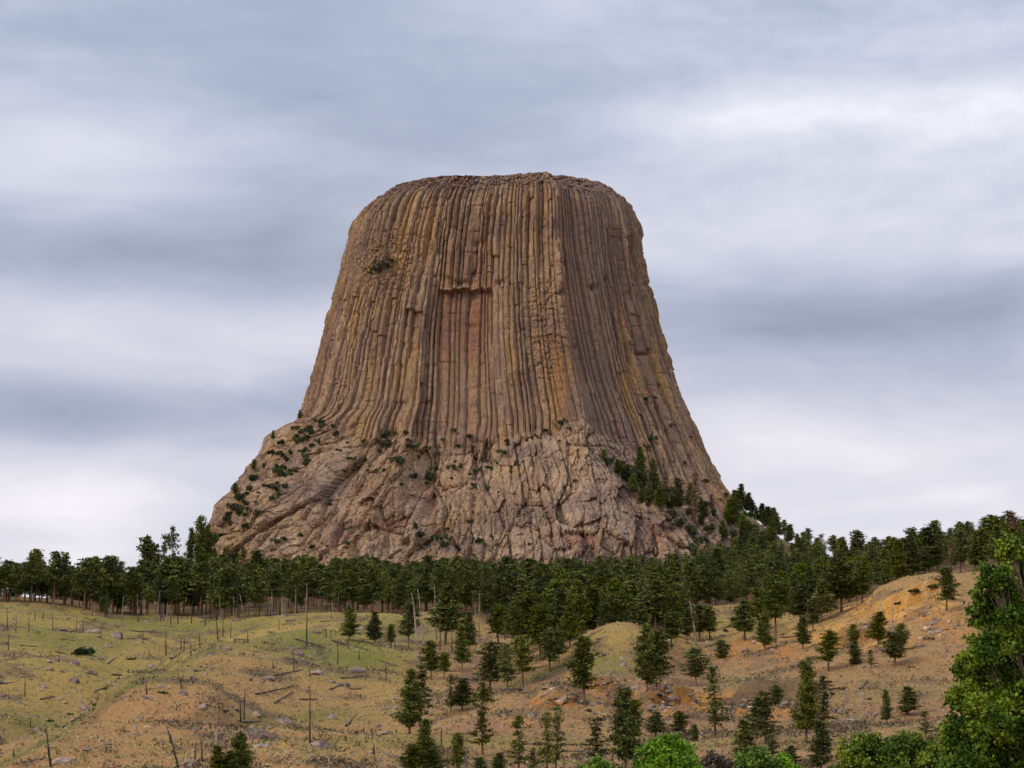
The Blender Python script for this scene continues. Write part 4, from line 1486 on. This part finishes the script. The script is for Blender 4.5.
for (px, py, wd, hh) in [(35, 732, 12, 6), (86, 752, 12, 6), (62, 764, 24, 9), (84, 710, 13, 6), (75, 665, 11, 7), (90, 674, 14, 5), (74, 683, 12, 8), (42, 688, 10, 5), (50, 671, 9, 5), (108, 647, 11, 5), (116, 638, 16, 9), (60, 631, 14, 4),
                         (93, 633, 17, 6), (36, 718, 8, 4), (151, 668, 12, 5), (137, 673, 10, 5), (255, 716, 15, 8), (284, 724, 20, 9), (258, 739, 22, 13), (272, 740, 17, 10), (262, 748, 20, 5), (320, 749, 20, 10), (183, 695, 12, 6), (202, 712, 11, 6),
                         (222, 711, 13, 4), (296, 656, 16, 8), (314, 675, 16, 7), (269, 680, 14, 5), (357, 673, 18, 7), (345, 687, 10, 6), (331, 683, 9, 4), (226, 649, 16, 4), (605, 656, 9, 6), (623, 667, 11, 8), (190, 768, 18, 12), (316, 634, 9, 5),
                         (387, 710, 10, 4), (385, 756, 8, 5), (383, 735, 13, 6), (850, 723, 20, 6), (340, 686, 7, 4), (160, 688, 8, 4), (310, 712, 6, 3), (230, 756, 10, 6), (295, 668, 6, 3), (100, 660, 9, 4), (5, 697, 9, 4), (3, 645, 10, 6),
                         (210, 655, 10, 4), (378, 645, 8, 5), (360, 630, 9, 5), (345, 622, 12, 4), (290, 622, 12, 4), (205, 619, 14, 5), (236, 621, 12, 4), (270, 616, 14, 6), (60, 700, 7, 4), (120, 700, 6, 3), (520, 690, 6, 4), (445, 700, 9, 4),
                         (440, 720, 8, 4), (395, 715, 7, 3), (700, 738, 13, 8), (865, 668, 6, 4), (875, 716, 8, 5), (930, 630, 8, 4), (720, 650, 6, 4), (690, 735, 9, 5), (868, 712, 5, 4), (835, 712, 8, 4), (752, 712, 8, 5), (600, 640, 7, 3)]:
    boulder(px, py, wd, hh, False)
OC = [(590, 702, 34, 9, 60, 'on the stony ledge right of centre'), (690, 706, 40, 6, 55, 'on the orange ledge at the centre right'), (765, 706, 45, 6, 55, 'on the orange ledge below the right pines'),
      (545, 714, 28, 9, 22, 'on the stony slope at the centre'), (925, 628, 28, 10, 28, 'on the rubble under the yellow bank'), (415, 712, 28, 9, 14, 'on the pale scree left of centre'), (60, 680, 55, 30, 22, 'scattered over the far left slope'),
      (230, 700, 90, 35, 24, 'scattered over the left mound'), (740, 650, 60, 12, 14, 'on the rosy soil of the right slope'), (640, 690, 30, 6, 12, 'below the twin pines of the knoll')]
for (cx_, cy_, sx_, sy_, n_, wh) in OC:
    for i in range(n_):
        px = cx_ + rg.gauss(0, 1) * sx_ * .7
        py = min(766, max(612, cy_ + rg.gauss(0, 1) * sy_ * .7))
        wd = rg.choice([rg.uniform(2.5, 5), rg.uniform(3, 7), rg.uniform(5, 11)])
        boulder(px, py, wd, wd * rg.uniform(.4, .7), rg.random() < (.1 if cx_ < 420 else .5), wh)


# loose stones and tussocks: uncountable ------------------------------
def scatter(name, n, make, m, label, cat, dens, seed):
    r = np.random.default_rng(seed)
    b = MB()
    us = r.uniform(-30, 1054, n)
    t = r.uniform(0, 1, n)
    ys = 225 * (790 / 225) ** (t ** .9)
    xs = (us - 512) / F * ys
    zs = H(xs, ys)
    U, V_ = proj(xs, ys, zs)
    keep = r.uniform(0, 1, n) < dens(U, V_, xs, ys)
    keep &= ys < edge_y(us) + 10
    make(b, xs[keep], ys[keep], zs[keep], r)
    tag(link(name, b.mesh(name, m)), label, cat, kind='stuff')


def mk_tuft(b, x, y, z, r):
    for k in range(5):
        C = np.stack([x + r.normal(size=len(x)) * .22, y + r.normal(size=len(x)) * .22, z + .10 + r.uniform(0, .14, len(x))], 1)
        b.leaves(C, .20, r, -.3, .35)


def mk_stone(b, x, y, z, r):
    s = r.uniform(.10, .36, len(x)) ** 1.0 * (.7 + y / 700)
    base = np.array([[-1, -1, -.5], [1, -.8, -.5], [.9, 1, -.5], [-.8, .9, -.5], [-.6, -.6, .6], [.6, -.5, .7], [.5, .6, .6], [-.5, .5, .5]])
    q = np.array([[0, 1, 5, 4], [1, 2, 6, 5], [2, 3, 7, 6], [3, 0, 4, 7], [4, 5, 6, 7]])
    j = base[None] * r.uniform(.6, 1.3, (len(x), 8, 3))
    V = j * s[:, None, None] + np.stack([x, y, z], 1)[:, None, :]
    Qd = q[None] + 8 * np.arange(len(x))[:, None, None]
    b.add(V.reshape(-1, 3), Qd.reshape(-1, 4))


scatter('grass_tussocks', 34000, mk_tuft, M_tuft, 'dry yellow-green grass tussocks spread over the hillside', 'grass', lambda U, V_, x, y: .30 + .55 * sstep(-.2, .3, fbm(x / 12, y / 30, 0, 3, 901)), 21)
scatter('loose_stones', 30000, mk_stone, M_stone, 'small loose stones strewn over the hillside', 'stones', lambda U, V_, x, y: .10 + .9 * outcrop_mask(U, V_) + .25 * sstep(.1, .5, fbm(x / 14, y / 25, 0, 3, 911)), 22)


def mk_brush(b, x, y, z, r):
    for k in range(9):
        C = np.stack([x + r.normal(size=len(x)) * .6, y + r.normal(size=len(x)) * .6, z + .1 + r.uniform(0, .6, len(x))], 1)
        b.leaves(C, .32, r, -.2, .22)


scatter('dry_brush', 14000, mk_brush, M_brush, 'grey-brown dry brush in loose patches over the hillside', 'brush', lambda U, V_, x, y: sstep(.10, .40, fbm(x / 9, y / 14, 0, 4, 51)) + .3 * outcrop_mask(U, V_) + .04, 23)


# ------------------------------------------------------------------ broadleaf trees in the foreground
def broadleaf(name, loc, lobes, m_leaf, label, leaf=.11, n_per=900, trunk_r=.18, group=None, cat='tree', seed=1, twig=True):
    """lobes: list of (x, y, z, radius) relative to the foot"""
    r = np.random.default_rng(seed)
    root = bpy.data.objects.new(name, None)
    col.objects.link(root)
    root.location = loc
    tag(root, label, cat, group)
    tb, lb = MB(), MB()
    zc = min(l[2] for l in lobes)
    fork = np.array([0, 0, max(.4, zc * .45)])
    tb.tube([(0, 0, -.4), (.05, 0, fork[2] * .5), fork], [trunk_r * 1.2, trunk_r, trunk_r * .85], 8)
    for (x, y, z, R_) in lobes:
        c = np.array([x, y, z])
        mid = fork * .45 + c * .55 + r.normal(size=3) * .15
        tb.tube([fork, mid, c + np.array([0, 0, R_ * .5])], [trunk_r * .32, trunk_r * .18, .015], 5)
        # sub-clumps on the lobe surface, gaps between
        ncl = int(20 + 14 * R_)
        d = r.normal(size=(ncl, 3))
        d /= np.linalg.norm(d, axis=1)[:, None]
        for q in d:
            cc = c + q * R_ * r.uniform(.45, 1.0)
            tb.tube([mid + (c - mid) * r.uniform(.3, 1), cc], [.014, .005], 3)
            nn = int(n_per * R_ * R_ / ncl * r.uniform(.5, 1.4)) + 8
            off = r.normal(size=(nn, 3)) * R_ * .20 * np.array([1, 1, .8])
            lb.leaves(cc + off, leaf, r, 0, .7)
    link('trunk', tb.mesh('trunk', M_twig, True), root)
    link('crown', lb.mesh('crown', m_leaf), root)
    return root


def lobes_px(base, pts, Y, dys, rs):
    """lobe centres given where they show, as metres from the foot"""
    out = []
    for (px, py, rp), dy in zip(pts, dys):
        x, y, z = P(px, py, Y + dy)
        out.append((x - base[0], y - base[1], z - base[2], rp * (Y + dy) / F * rs))
    return out


# the big cottonwood at the right edge
Yc = 118.0
bx0 = P(1055, 700, Yc)[0]
base = (bx0, Yc, float(H(bx0, Yc)))
pts = [(1012, 548, 15), (1030, 560, 22), (996, 578, 17), (1020, 598, 24), (988, 606, 17), (1008, 632, 24), (979, 618, 13), (1040, 640, 30), (982, 655, 20), (968, 668, 15), (1005, 680, 28), (965, 698, 17),
       (990, 718, 28), (962, 735, 19), (1020, 730, 32), (968, 762, 24), (1000, 765, 30), (1050, 700, 34), (1070, 620, 34), (1080, 740, 36), (1060, 575, 26), (1040, 600, 20), (1036, 775, 34), (1095, 680, 34)]
dys = [0, 1.0, -.6, .8, .4, -.5, .6, 1.0, -.4, .2, .8, -.3, -.8, .3, .5, -.6, .7, -.5, .3, 0, -.4, 1.5, .2, .8]
broadleaf('broadleaf_tree', base, lobes_px(base, pts, Yc, dys, 1.0), M_leafdark, 'big leafy green tree filling the right edge in front of the hill', .092, 2700, .16, seed=3)


def thicket(name, px0, pts, Y, m, label, leaf=.09, n_per=1700, seed=5, group=None, cat='shrub'):
    x0 = P(px0, 760, Y)[0]
    b0 = (x0, Y, float(H(x0, Y)))
    r = random.Random(seed)
    dys_ = [r.uniform(-.8, .8) for _ in pts]
    return broadleaf(name, b0, lobes_px(b0, pts, Y, dys_, 1.0), m, label, leaf, n_per, .08, group, cat, seed)


thicket('leafy_bush', 868, [(852, 752, 15), (868, 748, 17), (884, 752, 16), (862, 768, 20), (882, 772, 20), (848, 772, 14)], 135, M_leafdark, 'dark green rounded bush at the bottom, left of the big leafy tree', seed=11, group='leafy bushes at the bottom')
thicket('leafy_bush', 915, [(898, 748, 15), (912, 752, 16), (928, 757, 17), (905, 768, 20), (930, 774, 20), (942, 765, 15)], 133, M_leafdark, 'dark green bush touching the foot of the big leafy tree', seed=12, group='leafy bushes at the bottom')
thicket('leafy_bush', 666, [(660, 748, 13), (672, 745, 13), (650, 757, 13), (682, 756, 14), (666, 764, 18), (645, 770, 13), (692, 770, 12)], 140, M_leafbright, 'bright green dome-shaped bush at the bottom centre right', seed=13, group='leafy bushes at the bottom')
thicket('leafy_bush', 757, [(757, 757, 11), (745, 764, 11), (768, 768, 12), (752, 776, 14)], 140, M_leafbright, 'bright green bush at the bottom under the pair of sparse pines', seed=14, group='leafy bushes at the bottom')
thicket('leafy_bush', 786, [(782, 764, 10), (792, 770, 10), (778, 777, 12)], 142, M_leafbright, 'small bright green bush at the bottom beside a bigger bright one', seed=15, group='leafy bushes at the bottom')
thicket('leafy_bush', 597, [(596, 765, 9), (605, 771, 10), (586, 773, 9)], 142, M_leafbright, 'bright green bush tip at the bottom edge, centre', seed=16, group='leafy bushes at the bottom')
thicket('leafy_bush', 718, [(712, 762, 10), (724, 766, 11), (704, 771, 10), (718, 776, 13)], 150, M_brush, 'brownish bush at the bottom between two bright green ones', seed=17, group='leafy bushes at the bottom')

flush()
sc.cycles.max_bounces = 4
sc.cycles.diffuse_bounces = 3
